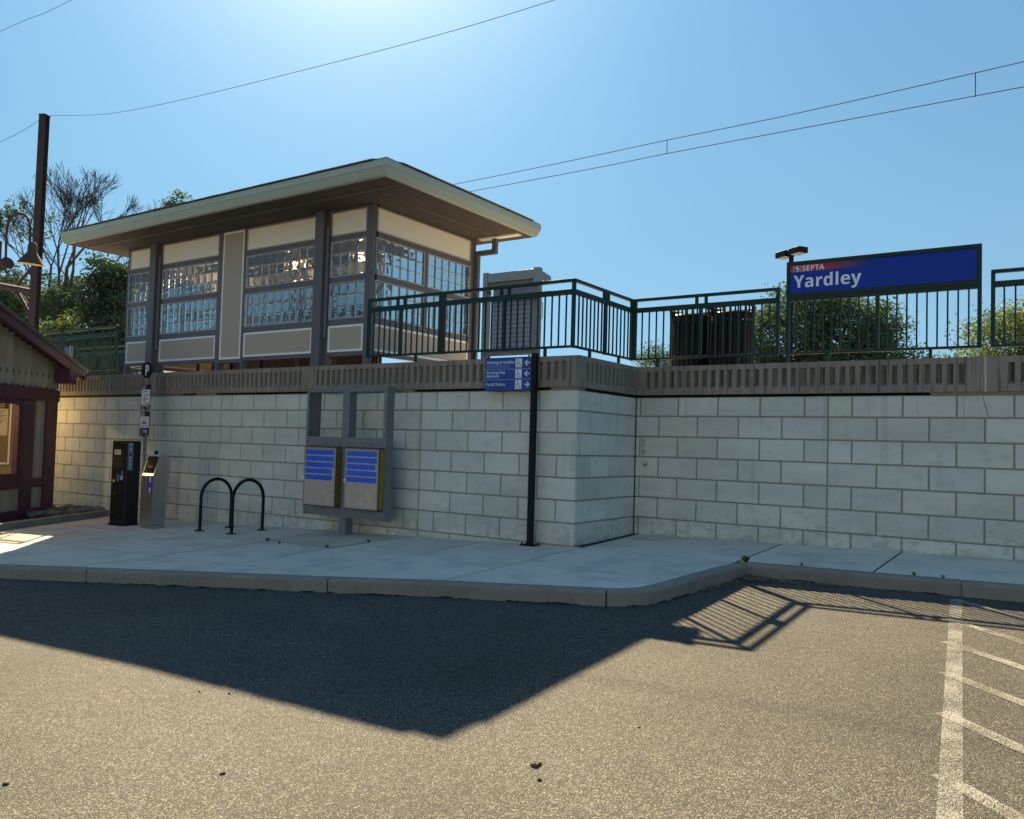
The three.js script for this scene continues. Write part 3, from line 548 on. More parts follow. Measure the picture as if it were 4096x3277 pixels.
{ // stainless fare validator
  const t = thing('fare_validator', 'stainless steel fare kiosk with a blue TAP ON TAP OFF label', 'fare machine', [-7.92, gy(-7.92, 1.06), 1.06]);
  const prof = [[0.18, 0.075], [0.18, 0.915], [0.165, 0.955], [0.075, 1.265], [0.05, 1.29], [-0.02, 1.295], [-0.085, 1.265], [-0.125, 1.19], [-0.140, 1.05], [-0.085, 0.075]];
  const body = ext(prof, 0.34, {}).translate(0, 0, -0.17).rotateY(-Math.PI / 2); planarUV(body);
  mesh('body', body, M.steel, t);
  mesh('plinth', rb(-0.168, 0.168, 0, 0.07, -0.08, 0.176, 0.004), M.steel, t);
  const slope = Math.atan2(1.265 - 0.955, 0.165 - 0.075), ang = Math.PI / 2 - slope;
  const put = (name, w, h, d, along, mat, up = 0.002, sx = 0) => { const m = mesh(name, rb(-w / 2, w / 2, -h / 2, h / 2, 0, d, 0.003), mat, t); const k = along; m.position.set(sx, lerp(0.955, 1.265, k) , lerp(0.165, 0.075, k) + up); m.rotation.x = -ang; return m; };
  put('fascia', 0.30, 0.30, 0.006, 0.5, M.black); put('screen', 0.26, 0.17, 0.004, 0.64, M.blackGloss, 0.009); put('card_shelf', 0.13, 0.02, 0.025, 0.36, M.galvPost, 0.008, 0.04); put('tap_target', 0.10, 0.045, 0.012, 0.2, M.black, 0.008, 0.07); put('button', 0.024, 0.024, 0.008, 0.16, M.galvPost, 0.008, -0.08);
  mesh('antenna', cyl(0.032, 0.030, 0.065, -0.05, 1.292, 0.0, 16), M.black, t);
  face('tap_label', 0.142, 0.29, printed(canvasTex(280, 570, (x, w, h) => { x.fillStyle = '#2b2f9a'; x.fillRect(0, 0, w, h); x.fillStyle = '#e8e8f2'; fitText(x, 'TAP', 70, 110, 140, 104); fitText(x, 'ON', 85, 205, 110, 104); fitText(x, 'TAP', 65, 455, 150, 104); fitText(x, 'OFF', 65, 550, 150, 104); x.strokeStyle = '#7f84c8'; x.lineWidth = 8; for (let i = 1; i < 4; i++) { x.beginPath(); x.arc(120, 290, 18 * i, -0.7, 0.7); x.stroke(); } })), t, 0.09, 0.76, 0.1835);
  mesh('lock_flap', rb(-0.115, -0.06, 0.585, 0.645, 0.18, 0.184, 0.002), M.steel, t);
  mesh('panel_seam', bb(0.1695, 0.1712, 0.12, 1.24, -0.032, -0.028), M.black, t);
}
function rack(label, x, z) { // hoop in the plane x = const
  const g0 = gy(x, z), t = thing('bicycle_rack', label, 'bicycle rack', [x, g0, z], 0.03, 'black hoop bicycle racks');
  const H = 0.86, R = 0.312, pts = [[0, 0.012, R], [0, 0.3, R], [0, H - R, R]];
  for (let i = 1; i < 12; i++) { const a = i / 12 * Math.PI; pts.push([0, H - R + Math.sin(a) * R, Math.cos(a) * R]); }
  pts.push([0, H - R, -R], [0, 0.3, -R], [0, 0.012, -R]);
  mesh('hoop', tube(pts, 0.027, 14, 70), M.black, t);
  for (const s of [-1, 1]) { const f = mesh('foot_plate', cyl(0.085, 0.08, 0.013, 0, 0.0, s * R, 24).translate(0, -0.03 * s * R, 0), M.black, t); for (const [a, b] of [[0.058, 0], [-0.058, 0]]) mesh('bolt', cyl(0.01, 0.009, 0.014, a, 0.013 - 0.03 * s * R, s * R + b, 8), M.galvPost, f); }
}
rack('black hoop bicycle rack nearer the fare kiosk', -6.63, 0.75);
rack('black hoop bicycle rack nearer the steel notice frame', -5.705, 0.815);
{ // galvanised notice frame with two display cases
  const gx = -3.9, z0 = 0.44, t = thing('notice_frame', 'galvanised steel notice frame on one post with two striped display cases', 'notice board', [gx, gy(gx, 0.35), z0]), oy = -gy(gx, 0.35);
  const X = (x) => x - gx, Y = (y) => y + oy;
  mesh('post', join([bb(X(-3.985), X(-3.835), 0, Y(2.165), -0.012, 0), bb(X(-3.985), X(-3.973), 0, Y(2.165), -0.155, -0.012), bb(X(-3.847), X(-3.835), 0, Y(2.165), -0.155, -0.012)]), M.galv, t);
  const side = (a, s, e) => join([bb(a, a + 0.012 , Y(0.13), Y(2.17), -e, 0), bb(Math.min(a, a + s * 0.055), Math.max(a + 0.012, a + s * 0.055), Y(0.131), Y(2.168), -0.001, 0.010), bb(Math.min(a, a + s * 0.055), Math.max(a + 0.012, a + s * 0.055), Y(0.131), Y(2.168), -e - 0.011, -e + 0.001)]);
  mesh('side_channel', side(X(-4.795), 1, 0.24), M.galv, t); mesh('side_channel', side(X(-3.045), -1, 0.14), M.galv, t);
  mesh('top_channel', bb(X(-4.78), X(-3.05), Y(2.10), Y(2.169), -0.135, 0.006), M.galv, t);
  for (const [a, b] of [[-4.78, -3.987], [-3.833, -3.05]]) { mesh('cross_bar', bb(X(a), X(b), Y(1.235), Y(1.385), -0.02, 0.004), M.galv, t); mesh('bottom_rail', bb(X(a), X(b), Y(0.135), Y(0.285), -0.02, 0.004), M.galv, t); }
  const wr = tex(512, 512, 1, 1, (u, v) => fbm(u * 0.7, v * 0.7, 0, 3), { data: true });
  const cas = (a, b, alt) => {
    const y0 = Y(0.285), y1 = Y(1.228), d = 0.112, W = X(b) - X(a), H = y1 - y0, cx = (X(a) + X(b)) / 2, cy = (y0 + y1) / 2;
    const c = mesh('display_case', rb(X(a), X(b), y0, y1, 0.004, d, 0.006), M.rust, t);
    mesh('side_strip', bb(X(b) - 0.001, X(b) + 0.0035, y0 + 0.03, y1 - 0.02, 0.012, d - 0.012), alt ? M.yellow : std(0.20, 0.145, 0.012, 0.6), c);
    mesh('door_frame', join([bb(X(a) + 0.012, X(b) - 0.012, y1 - 0.036, y1 - 0.014, d, d + 0.008), bb(X(a) + 0.012, X(b) - 0.012, y0 + 0.014, y0 + 0.026, d, d + 0.008), bb(X(a) + 0.012, X(a) + 0.028, y0 + 0.026, y1 - 0.036, d, d + 0.008), bb(X(b) - 0.036, X(b) - 0.012, y0 + 0.026, y1 - 0.036, d, d + 0.008)]), std(0.33, 0.30, 0.25, 0.5), c);
    const map = canvasTex(512, 768, (x, w, h) => {
      x.fillStyle = '#b3a594'; x.fillRect(0, 0, w, h); x.fillStyle = '#005cd6';
      for (let i = 0; i < 5; i++) { const y = h * (0.012 + i * 0.113), e = i > 2 && !alt ? 24 : i === 2 && alt ? 22 : 0; x.beginPath(); x.moveTo(12, y + 2); for (let k = 0; k <= 20; k++) x.lineTo(12 + k * (w - 24 - e) / 20, y + 3 * rnd()); for (let k = 20; k >= 0; k--) x.lineTo(12 + k * (w - 24 - e) / 20, y + h * 0.088 + 5 * rnd()); x.fill(); }
      x.fillStyle = alt ? '#c2ab96' : '#b7a997'; x.beginPath(); if (alt) { x.moveTo(w, h * 0.56); x.lineTo(w * 0.3, h * 0.93); x.lineTo(w, h); x.fill(); x.strokeStyle = '#6b6259'; x.lineWidth = 3; x.beginPath(); x.moveTo(w * 0.62, h * 0.66); x.lineTo(w * 0.62, h * 0.94); x.stroke(); }
    });
    const pm = new THREE.MeshPhysicalMaterial({ map, roughness: 0.5, clearcoat: 0.35, clearcoatRoughness: 0.05, bumpMap: wr, bumpScale: 0.045 });
    const f = mesh('poster_sheet', new THREE.PlaneGeometry(W - 0.066, H - 0.066, 1, 1).translate(cx, cy - 0.006, d + 0.004), pm, c);
    mesh('latch', rb(X(a) + 0.006, X(a) + 0.03, cy - 0.06, cy - 0.005, d + 0.006, d + 0.022, 0.004), M.white, c);
  };
  cas(-4.705, -3.965, false); cas(-3.785, -3.055, true);
}

// ---------------------------------------------------------------- platform furniture
{ // framed notice board with hood behind the railing
  const z = -0.25, t = thing('framed_notice_board', 'grey metal framed notice board with a hood behind the platform railing', 'notice board', [-1.328, 2.5, z]); t.scale.set(0.968, 0.956, 1);
  const m = std(0.30, 0.285, 0.26, 0.45, 0.5), X = (x) => x + 1.5, Y = (y) => y - 2.5;
  for (const [a, b] of [[-2.005, -1.92], [-1.075, -0.98]]) { mesh('post', join([bb(X(a), X(b), 0, Y(3.975), -0.005, 0.012), bb(X(a), X(a) + 0.012, 0, Y(3.975), -0.09, -0.005), bb(X(b) - 0.012, X(b), 0, Y(3.975), -0.09, -0.005)]), m, t); for (const k of [0, 1]) mesh('bolt_hole', cyl(0.011, 0.011, 0.003, 0, 0, 0, 10).rotateX(Math.PI / 2).translate(X((a + b) / 2) + (k - 0.5) * 0.02, Y(3.02 - 0.06 * k), 0.013), M.black, t); }
  mesh('header', rb(X(-1.92), X(-1.075), Y(3.81), Y(3.955), -0.06, 0.006, 0.004), m, t);
  mesh('header_lip', bb(X(-1.92), X(-1.075), Y(3.765), Y(3.808), -0.08, -0.02), std(0.20, 0.16, 0.12, 0.6), t);
  mesh('hood', planarUV(ext([[0, 0], [0.30, -0.05], [0.33, -0.17], [0.0, -0.14]], 0.98).rotateY(Math.PI / 2).translate(X(-1.99), Y(3.955), -0.07)), m, t);
  mesh('backing', bb(X(-1.83), X(-1.078), Y(2.72), Y(3.76), -0.05, -0.03), std(0.30, 0.30, 0.31, 0.6), t);
  const map = canvasTex(512, 700, (x, w, h) => { x.fillStyle = '#b5b5c2'; x.fillRect(0, 0, w, h); x.fillStyle = '#9d9dac'; for (let i = 0; i < 11; i++) x.fillRect(0, i * h / 11, w, h / 22); x.fillStyle = '#23304a'; for (let i = 1; i < 11; i++) x.fillRect(0, i * h / 11 - 3, w, 6); });
  face('timetable', 0.735, 0.78, printed(map, 0.5), t, X(-1.455), Y(3.12), -0.0275);
  mesh('bottom_rail', rb(X(-1.92), X(-1.075), Y(2.66), Y(2.76), -0.06, 0.004, 0.004), m, t);
  mesh('padlock', join([bb(X(-1.915), X(-1.865), Y(3.62), Y(3.68), -0.03, -0.005), new THREE.TorusGeometry(0.018, 0.005, 6, 12).translate(X(-1.89), Y(3.69), -0.018)]), M.brass, t);
  mesh('handle', tube([[X(-0.975), Y(3.45), -0.05], [X(-0.94), Y(3.42), -0.05], [X(-0.94), Y(3.22), -0.05], [X(-0.975), Y(3.18), -0.05]], 0.006, 6), m, t);
}
function bin(label, x, z) {
  const t = thing('litter_bin', label, 'litter bin', [x, 2.5, z], 0.2, 'black slatted litter bins'), R = 0.325, n = 26;
  mesh('liner', cyl(0.27, 0.285, 0.82, 0, 0.06, 0, 24), M.black, t);
  for (let i = 0; i < n; i++) { const a = i / n * 2 * Math.PI, g = bb(-0.027, 0.027, 0.05, 0.98, -0.004, 0.004); const m = mesh('slat', g, M.black, t); m.position.set(Math.sin(a) * R, 0, Math.cos(a) * R); m.rotation.y = a; }
  for (const [y, r] of [[0.06, R - 0.012], [0.86, R - 0.012]]) mesh('band', new THREE.TorusGeometry(r, 0.012, 6, 32).rotateX(Math.PI / 2).translate(0, y, 0), M.black, t);
  for (let i = 0; i < n; i++) { const a = i / n * 2 * Math.PI; mesh('rim_slat', bar([Math.sin(a) * R, 0.97, Math.cos(a) * R], [Math.sin(a) * (R + 0.008), 1.10, Math.cos(a) * (R + 0.008)], 0.014, 0.014, 5), M.black, t); }
  mesh('rim', new THREE.TorusGeometry(R + 0.01, 0.016, 8, 36).rotateX(Math.PI / 2).translate(0, 1.11, 0), M.black, t);
  mesh('lid', new THREE.LatheGeometry([[0.33, 0.99], [0.30, 1.02], [0.16, 1.05], [0.15, 1.0], [0.30, 0.97], [0.33, 0.97]].map((p) => new THREE.Vector2(...p)), 30), M.black, t);
}
bin('left one of the two black slatted litter bins behind the railing', 0.375, -3.0);
bin('right one of the two black slatted litter bins behind the railing', 1.075, -3.0);
{ // twin-head lamp behind the name sign
  const t = thing('lamp_post', 'dark lamp post with two box heads rising behind the name sign', 'lamp post', [-0.86, 1.25, -13]);
  mesh('pole', bb(-0.045, 0.045, 0, 5.5, -0.045, 0.045), M.black, t);
  for (const s of [-1, 1]) { const h = mesh('lamp_head', rb(-0.16, 0.16, 5.44, 5.60, s * 0.27 - 0.2, s * 0.27 + 0.2, 0.01), M.black, t); mesh('lens', bb(-0.12, 0.12, 5.432, 5.442, s * 0.27 - 0.16, s * 0.27 + 0.16), M.white, h); }
  t.rotation.y = 0.98;
}
{ // catenary pole with bracket arm at far left
  const t = thing('catenary_pole', 'tall rusty steel catenary pole with a side arm, far left', 'pole', [-27.4, 1.25, -6], 0.5), H = 12.25;
  mesh('column', join([bb(-0.13, 0.13, 0, H, 0.12, 0.14), bb(-0.13, 0.13, 0, H, -0.14, -0.12), bb(-0.012, 0.012, 0, H, -0.12, 0.12)]), M.rustPole, t);
  mesh('cap', bb(-0.15, 0.15, H, H + 0.03, -0.16, 0.16), M.rustPole, t);
  const a = thing('bracket_arm', 'rusty steel cross arm braced to the catenary pole', 'bracket', [0, 0, 0]);
  mesh('beam', bar([-31.2, 7.30, -5.9], [-27.5, 6.65, -5.98], 0.13, 0.13, 4), M.rustPole, a); mesh('brace', bar([-28.7, 7.05, -5.95], [-27.5, 7.75, -6], 0.06, 0.06, 6), M.rustPole, a); mesh('brace', bar([-28.7, 6.75, -5.95], [-27.45, 5.55, -6], 0.07, 0.07, 6), M.rustPole, a);
}
{ // gooseneck platform lamp
  const z = -0.8, t = thing('gooseneck_lamp', 'brown gooseneck lamp with a wide cone shade, far left', 'lamp', [-18.55, 2.5, z]), X = (x) => x + 18.55, Y = (y) => y - 2.5;
  mesh('post', cyl(0.07, 0.05, 3.95, 0, 0, 0, 12), M.rustPole, t);
  mesh('arm', tube([[X(-18.15), Y(5.55), 0], [X(-18.2), Y(6.5), 0], [X(-18.12), Y(6.9), 0], [X(-17.8), Y(7.07), 0], [X(-17.3), Y(7.02), 0], [X(-16.98), Y(6.75), 0], [X(-16.9), Y(6.2), 0]], 0.032, 8, 40), M.rustPole, t);
  for (const y of [5.65, 5.85]) mesh('strut', bar([X(-18.5), Y(y), 0], [X(-18.16), Y(y), 0], 0.025, 0.025), M.rustPole, t);
  const sh = mesh('lamp_shade', new THREE.LatheGeometry([[0.02, 0.56], [0.06, 0.55], [0.10, 0.50], [0.11, 0.44], [0.11, 0.30], [0.13, 0.27], [0.315, 0.0], [0.31, -0.015], [0.12, 0.24], [0.02, 0.24]].map((p) => new THREE.Vector2(...p)), 32), std(0.055, 0.042, 0.028, 0.85, 0, { side: THREE.DoubleSide }), t); sh.position.set(X(-16.8), Y(5.66), 0); sh.rotation.z = -0.10;
  const bulb = mesh('bulb', new THREE.SphereGeometry(0.09, 16, 12).translate(0, 0.13, 0), std(0.9, 0.7, 0.3, 0.6, 0, { emissive: new THREE.Color(1, 0.62, 0.12), emissiveIntensity: 0.8 }), sh);
  const l = new THREE.PointLight(new THREE.Color(1, 0.66, 0.2), 0.9, 0, 2); l.position.set(X(-16.8), Y(5.66) + 0.06, 0); l.castShadow = true; t.add(l);
  const fl = thing('flood_lamp', 'small brown flood lamp at the left edge below the gooseneck lamp', 'lamp', [-18.5, 5.9, z]);
  mesh('housing', new THREE.ConeGeometry(0.17, 0.42, 16).rotateZ(1.9).translate(0.25, -0.16, 0), M.rustPole, fl); mesh('stem', bar([0, -0.05, 0], [0.12, -0.1, 0], 0.03, 0.03), M.rustPole, fl);
}
// ---------------------------------------------------------------- overhead wires
function wire(label, pts, r = 0.0075) { const t = tag(mesh('overhead_wire', tube(pts, r, 5, 60), M.wire), label, 'wire', 'overhead line wires'); return t; }
wire('thin wire rising from the catenary pole top across the sky', [[-27.4, 13.5, -6], [-22, 12.55, -6], [-13.48, 11.9, -6], [-4.33, 11.52, -6], [6, 11.9, -6], [30, 15.5, -6]], 0.0075);
wire('thin wire dropping left from the catenary pole top', [[-27.5, 13.45, -6], [-30.94, 13.12, -6], [-45, 12.6, -6]], 0.0085);
wire('thin wire crossing the top left corner of the sky', [[-60, 19, -6], [-31.47, 17.9, -6], [-25.83, 17.63, -6], [0, 17.3, -6]], 0.0085);
wire('upper of the two parallel wires right of the shelter roof', [[-40, 7.95, -6], [-20, 7.68, -6], [-7.03, 7.675, -6], [-1.54, 7.736, -6], [4.85, 7.879, -6], [30, 8.9, -6]]);
wire('lower of the two parallel wires right of the shelter roof', [[-40, 7.45, -6], [-7, 7.42, -6], [-1.54, 7.454, -6], [4.85, 7.457, -6], [30, 7.46, -6]]);
wire('upper wire beside the gooseneck lamp', [[-45, 9.1, -8.5], [-33, 8.92, -8.5], [-26, 8.95, -8.5]], 0.01);
[[-7.1, 'dropper between the parallel wires beside the roof corner'], [-1.45, 'dropper between the parallel wires in the middle of the sky'], [4.15, 'dropper between the parallel wires near the right edge'], [-28.25, 'dropper between wires beside the gooseneck lamp']].forEach(([x, l]) => tag(mesh('wire_dropper', bar([x, 7.44, -6], [x, x > 3 ? 7.86 : x > -4 ? 7.74 : x > -10 ? 7.68 : 7.78, -6], 0.008, 0.008, 5), M.wire), l, 'wire', 'wire droppers'));

// ---------------------------------------------------------------- glass block shelter
{
  const t = thing('platform_shelter', 'grey and tan glass block shelter with a low hip roof on the platform', 'shelter', [0, 0, 0]);
  const x0 = -11.19, x1 = -4.034, zf = -0.15, zb = -2.9, F = 2.5;
  const lv = { b0: 2.755, p0: 2.826, p1: 3.276, g0: 3.385, g1: 4.005, h0: 4.110, h1: 4.720, c0: 4.820, c1: 5.225, top: 5.30 };
  // glass block shapes: pillowed faces with slight ripples, three variants
  const variants = [0, 1, 2, 3].map((v) => {
    const n = 8, sh = (k) => { const g = new THREE.PlaneGeometry(1, 1, n, n), p = g.attributes.position; for (let i = 0; i < p.count; i++) { const x = p.getX(i), y = p.getY(i), e = Math.min(1, (0.5 - Math.abs(x)) * 7) * Math.min(1, (0.5 - Math.abs(y)) * 7); p.setZ(i, 0.034 + 0.0018 * e + 0.0042 * e * (vn(LT[3], x * 3.1 + 7 * v + 3.3 * k, y * 3.1 + 5 * v + k) - 0.5)); } return g; };
    const a = sh(0), b = sh(1).rotateY(Math.PI), s = [];
    const h = 0.5, d = 0.034; s.push([[-h, -h, d], [h, -h, d], [h, -h, -d], [-h, -h, -d]].reverse(), [[-h, h, d], [h, h, d], [h, h, -d], [-h, h, -d]], [[-h, -h, -d], [-h, -h, d], [-h, h, d], [-h, h, -d]], [[h, -h, d], [h, -h, -d], [h, h, -d], [h, h, d]]);
    const g = mergeGeometries([a, b].map((q) => { q.computeVertexNormals(); q.deleteAttribute('uv'); return q.toNonIndexed(); }).concat([(() => { const q = quads(s); q.deleteAttribute('uv'); return q; })()]));
    return g;
  });
  // panel along local x facing +z; wall group gives the frame
  function wallSide(pos, turn) { const o = new THREE.Group(); o.name = 'wall'; o.position.set(...pos); o.rotation.y = turn; t.add(o); return o; }
  let vi = 0; const farBlocks = [], mx = new THREE.Matrix4();
  function window_(w, a, b, y0, y1, cols) {
    const bw = (b - a - 0.03) / cols, bh = (y1 - y0 - 0.03) / 3, parts = [];
    const win = mesh('glass_block_window', join([bb(a, b, y0, y0 + 0.014, -0.07, 0.008), bb(a, b, y1 - 0.014, y1, -0.07, 0.008), bb(a, a + 0.014, y0 + 0.014, y1 - 0.014, -0.07, 0.008), bb(b - 0.014, b, y0 + 0.014, y1 - 0.014, -0.07, 0.008),
      ...[...Array(cols - 1)].map((_, i) => bb(a + 0.015 + (i + 1) * bw - 0.004, a + 0.015 + (i + 1) * bw + 0.004, y0 + 0.014, y1 - 0.014, -0.06, -0.004)), ...[1, 2].map((i) => bb(a + 0.014, b - 0.014, y0 + 0.015 + i * bh - 0.004, y0 + 0.015 + i * bh + 0.004, -0.059, -0.005))]), M.mortar, w);
    for (let i = 0; i < cols; i++) for (let j = 0; j < 3; j++) { if (w.userData.far) { w.updateMatrix(); farBlocks.push(variants[(i + j) % 4].clone().scale(bw - 0.010, bh - 0.010, 1).translate(a + 0.015 + (i + 0.5) * bw, y0 + 0.015 + (j + 0.5) * bh, -0.034).applyMatrix4(w.matrix)); continue; } const m = mesh('glass_block', variants[(vi = (vi * 5 + 3 + i) % 97) % 4], M.glass, win); m.scale.set(bw - 0.010, bh - 0.010, 1); m.position.set(a + 0.015 + (i + 0.5) * bw, y0 + 0.015 + (j + 0.5) * bh, -0.034); if (rnd() < 0.5) m.rotation.z = Math.PI; }
  }
  function panel(w, name, a, b, y0, y1, mat, tr = 0.038, trimMat = M.white) {
    const p = mesh(name, bb(a + tr - 0.004, b - tr + 0.004, y0 + tr - 0.004, y1 - tr + 0.004, -0.05, -0.004), mat, w);
    mesh('trim', join([bb(a, b, y0, y0 + tr, -0.05, 0.006), bb(a, b, y1 - tr, y1, -0.05, 0.006), bb(a, a + tr, y0 + tr, y1 - tr, -0.05, 0.006), bb(b - tr, b, y0 + tr, y1 - tr, -0.05, 0.006)]), trimMat, p);
  }
  const beams = (w, a, b, gaps) => { for (const [p, q] of [[lv.b0, lv.p0], [lv.p1, lv.g0], [lv.g1, lv.h0], [lv.h1, lv.c0], [lv.c1, lv.top]]) for (const [u, v] of gaps) mesh('beam', bb(u, v, p, q, -0.09, -0.001), M.frame, w); };
  const thin = std(0.52, 0.45, 0.35, 0.7);
  // front wall (along x)
  const wf = wallSide([0, 0, zf], 0);
  const bays = [[-11.125, -10.336, 4], [-9.93, -8.098, 9], [-7.255, -5.409, 9], [-5.012, -4.183, 4]];
  for (const [a, b, n] of bays) { window_(wf, a, b, lv.g0, lv.g1, n); window_(wf, a, b, lv.h0, lv.h1, n); panel(wf, 'lower_panel', a, b, lv.p0, lv.p1, M.tan); panel(wf, 'upper_panel', a, b, lv.c0, lv.c1, M.cream, 0.02, thin); beams(wf, a, b, [[a, b]]); }
  panel(wf, 'tall_panel', -7.962, -7.336, 2.80, 5.24, M.tan, 0.04);
  mesh('beam', bb(-7.962, -7.336, 2.73, 2.80, -0.09, -0.001), M.frame, wf); mesh('beam', bb(-7.962, -7.336, 5.24, 5.30, -0.09, -0.001), M.frame, wf);
  for (const [a, b, y] of [[-11.19, -11.125, 2.45], [-8.098, -7.962, 2.45], [-7.336, -7.255, 2.45], [-4.183, -4.034, 2.45]]) mesh('post', bb(a, b, y, 5.30, -0.11, 0.006), M.frame, wf);
  for (const [a, b] of [[-10.336, -9.93], [-5.409, -5.012]]) {
    mesh('column', join([bb(a, b, 2.45, 5.30, -0.11, 0.004), rb(a + 0.10, a + 0.31, 2.45, 5.30, 0.0, 0.11, 0.006)]), M.frame, wf);
    mesh('edge_guard', planarUV(new RoundedBoxGeometry(0.075, 1.95, 0.06, 3, 0.03).translate(b - 0.05, 4.03, 0.03)), M.frame, wf);
  }
  // right wall (faces +x; local x runs to -z) and the matching left wall
  for (const [pos, turn] of [[[x1, 0, zf], Math.PI / 2], [[x0, 0, zb], -Math.PI / 2]]) {
    const w = wallSide(pos, turn), L = zf - zb; if (turn < 0) w.userData.far = true;
    for (const [a, b] of [[0.08, 1.316], [1.412, 2.647]]) { window_(w, a, b, lv.g0, lv.g1, 6); window_(w, a, b, lv.h0, lv.h1, 6); beams(w, a, b, [[a, b]]); }
    mesh('post', bb(1.316, 1.412, lv.p1, lv.c0, -0.09, 0.0), M.frame, w); mesh('post', bb(0.112, 0.08 - 0.001, 2.45, 5.3, -0.10, 0.004), M.frame, w); mesh('post', bb(2.647, L, 2.45, 5.3, -0.10, 0.004), M.frame, w);
    panel(w, 'lower_panel', 0.08, 2.647, lv.p0, lv.p1, M.tan); panel(w, 'upper_panel', 0.08, 2.647, lv.c0, lv.c1, M.cream, 0.02, thin);
    mesh('beam', bb(1.316, 1.412, lv.b0, lv.p0, -0.09, -0.001), M.frame, w); mesh('beam', bb(1.316, 1.412, lv.c1, lv.top, -0.09, -0.001), M.frame, w);
  }
  // open platform side: columns and header
  const wb = wallSide([0, 0, zb], 0);
  wb.rotation.y = Math.PI; wb.userData.far = true;
  for (const x of [-11.1, -8.8, -6.5, -4.12]) mesh('column', bb(-x - 0.08, -x + 0.08, F, 5.30, -0.08, 0.08), M.frame, wb);
  for (const [a, b, n] of [[8.90, 9.92, 5], [9.99, 11.0, 5], [6.60, 7.62, 5], [7.69, 8.70, 5]]) { window_(wb, a, b, lv.g0, lv.g1, n); window_(wb, a, b, lv.h0, lv.h1, n); panel(wb, 'lower_panel', a, b, lv.p0 - 0.3, lv.p1, M.soffit, 0.038, M.frame); panel(wb, 'upper_panel', a, b, lv.c0, lv.c1, M.cream, 0.02, thin); beams(wb, a, b, [[a, b]]); }
  for (const x of [7.655, 9.955]) mesh('post', bb(x - 0.05, x + 0.05, 2.5, 5.3, -0.07, 0.0), M.frame, wb);
  mesh('header', bb(4.05, 11.18, 5.235, 5.30, -0.05, 0.05), M.frame, wb);
  mesh('ceiling', bb(x0 + 0.12, x1 - 0.12, 5.18, 5.24, zb + 0.06, zf - 0.12), M.soffit, t);
  { const fb = mesh('glass_block', mergeGeometries(farBlocks), M.glass, t); fb.userData.kind = 'stuff'; }
  // eaves: gutter swept round the roof, soffit, hip roof
  const E = { x0: -11.92, x1: -2.86, z0: -3.28, z1: 0.84 };
  const sweep = (prof) => { const q = [], P = (o, y, k) => [[E.x0 - o, y, E.z1 + o], [E.x1 + o, y, E.z1 + o], [E.x1 + o, y, E.z0 - o], [E.x0 - o, y, E.z0 - o]][k % 4]; for (let k = 0; k < 4; k++) for (let i = 0; i + 1 < prof.length; i++) q.push([P(...prof[i], k), P(...prof[i], k + 1), P(...prof[i + 1], k + 1), P(...prof[i + 1], k)]); return quads(q); };
  const roof = mesh('soffit', bb(E.x0 + 0.0, E.x1 - 0.0, 5.266, 5.30, E.z0 + 0.0, E.z1 - 0.0), M.soffit, t);
  mesh('gutter', sweep([[-0.035, 5.258], [-0.01, 5.260], [0.012, 5.275], [0.034, 5.33], [0.052, 5.375], [0.055, 5.388], [0.04, 5.39]]), M.sage, roof);
  mesh('fascia', sweep([[0.03, 5.385], [0.062, 5.391], [0.066, 5.40], [0.066, 5.492], [0.055, 5.505], [-0.03, 5.51]]), M.sage, roof);
  for (const z of [0.42]) mesh('soffit_batten', bb(E.x0 + 0.2, E.x1 - 0.2, 5.25, 5.2675, z - 0.02, z + 0.02), M.frame, roof);
  for (const x of [-3.5]) mesh('soffit_batten', bb(x - 0.02, x + 0.02, 5.251, 5.2672, E.z0 + 0.2, E.z1 - 0.62), M.frame, roof);
  mesh('soffit_board', bb(-3.9, -3.0, 5.24, 5.2665, -3.0, -2.85), M.cream, roof);
  const pitch = Math.tan(17 * Math.PI / 180), hz = (E.z1 - E.z0) / 2 + 0.05, zc = (E.z1 + E.z0) / 2, ye = 5.512, yr = ye + hz * pitch;
  const c = [[E.x0 - 0.06, ye, E.z1 + 0.06], [E.x1 + 0.06, ye, E.z1 + 0.06], [E.x1 + 0.06, ye, E.z0 - 0.06], [E.x0 - 0.06, ye, E.z0 - 0.06]], r0 = [E.x0 + hz, yr, zc], r1 = [E.x1 - hz, yr, zc];
  const hip = mesh('roof', quads([[c[0], c[1], r1, r0], [c[2], c[3], r0, r1], [c[1], c[2], r1, r1].slice(0, 4), [c[3], c[0], r0, r0], [c[0], c[3], c[2], c[1]]]), M.shingle, t);
  // shingle ends along the visible eaves and caps along the hips
  const shTones = [M.shingle, std(0.17, 0.17, 0.14, 0.95), std(0.115, 0.12, 0.105, 0.95)];
  for (let x = c[0][0] + 0.33; x < c[1][0] - 0.5; x += 0.33) { const m = mesh('shingle', bb(-0.163, 0.163, 0, 0.012 + 0.006 * rnd(), -0.24, 0.03 + 0.012 * rnd()), shTones[Math.floor(rnd() * 3)], hip); m.position.set(Math.min(x + 0.165, c[1][0] - 0.13), ye + 0.003, c[0][2]); m.rotation.x = 0.30; }
  for (let z = c[1][2] - 0.33; z > c[2][2] + 0.5; z -= 0.33) { const m = mesh('shingle', bb(-0.24, 0.03 + 0.012 * rnd(), 0, 0.012 + 0.006 * rnd(), -0.163, 0.163), shTones[Math.floor(rnd() * 3)], hip); m.position.set(c[1][0], ye + 0.003, Math.max(z - 0.165, c[2][2] + 0.13)); m.rotation.z = -0.30; }
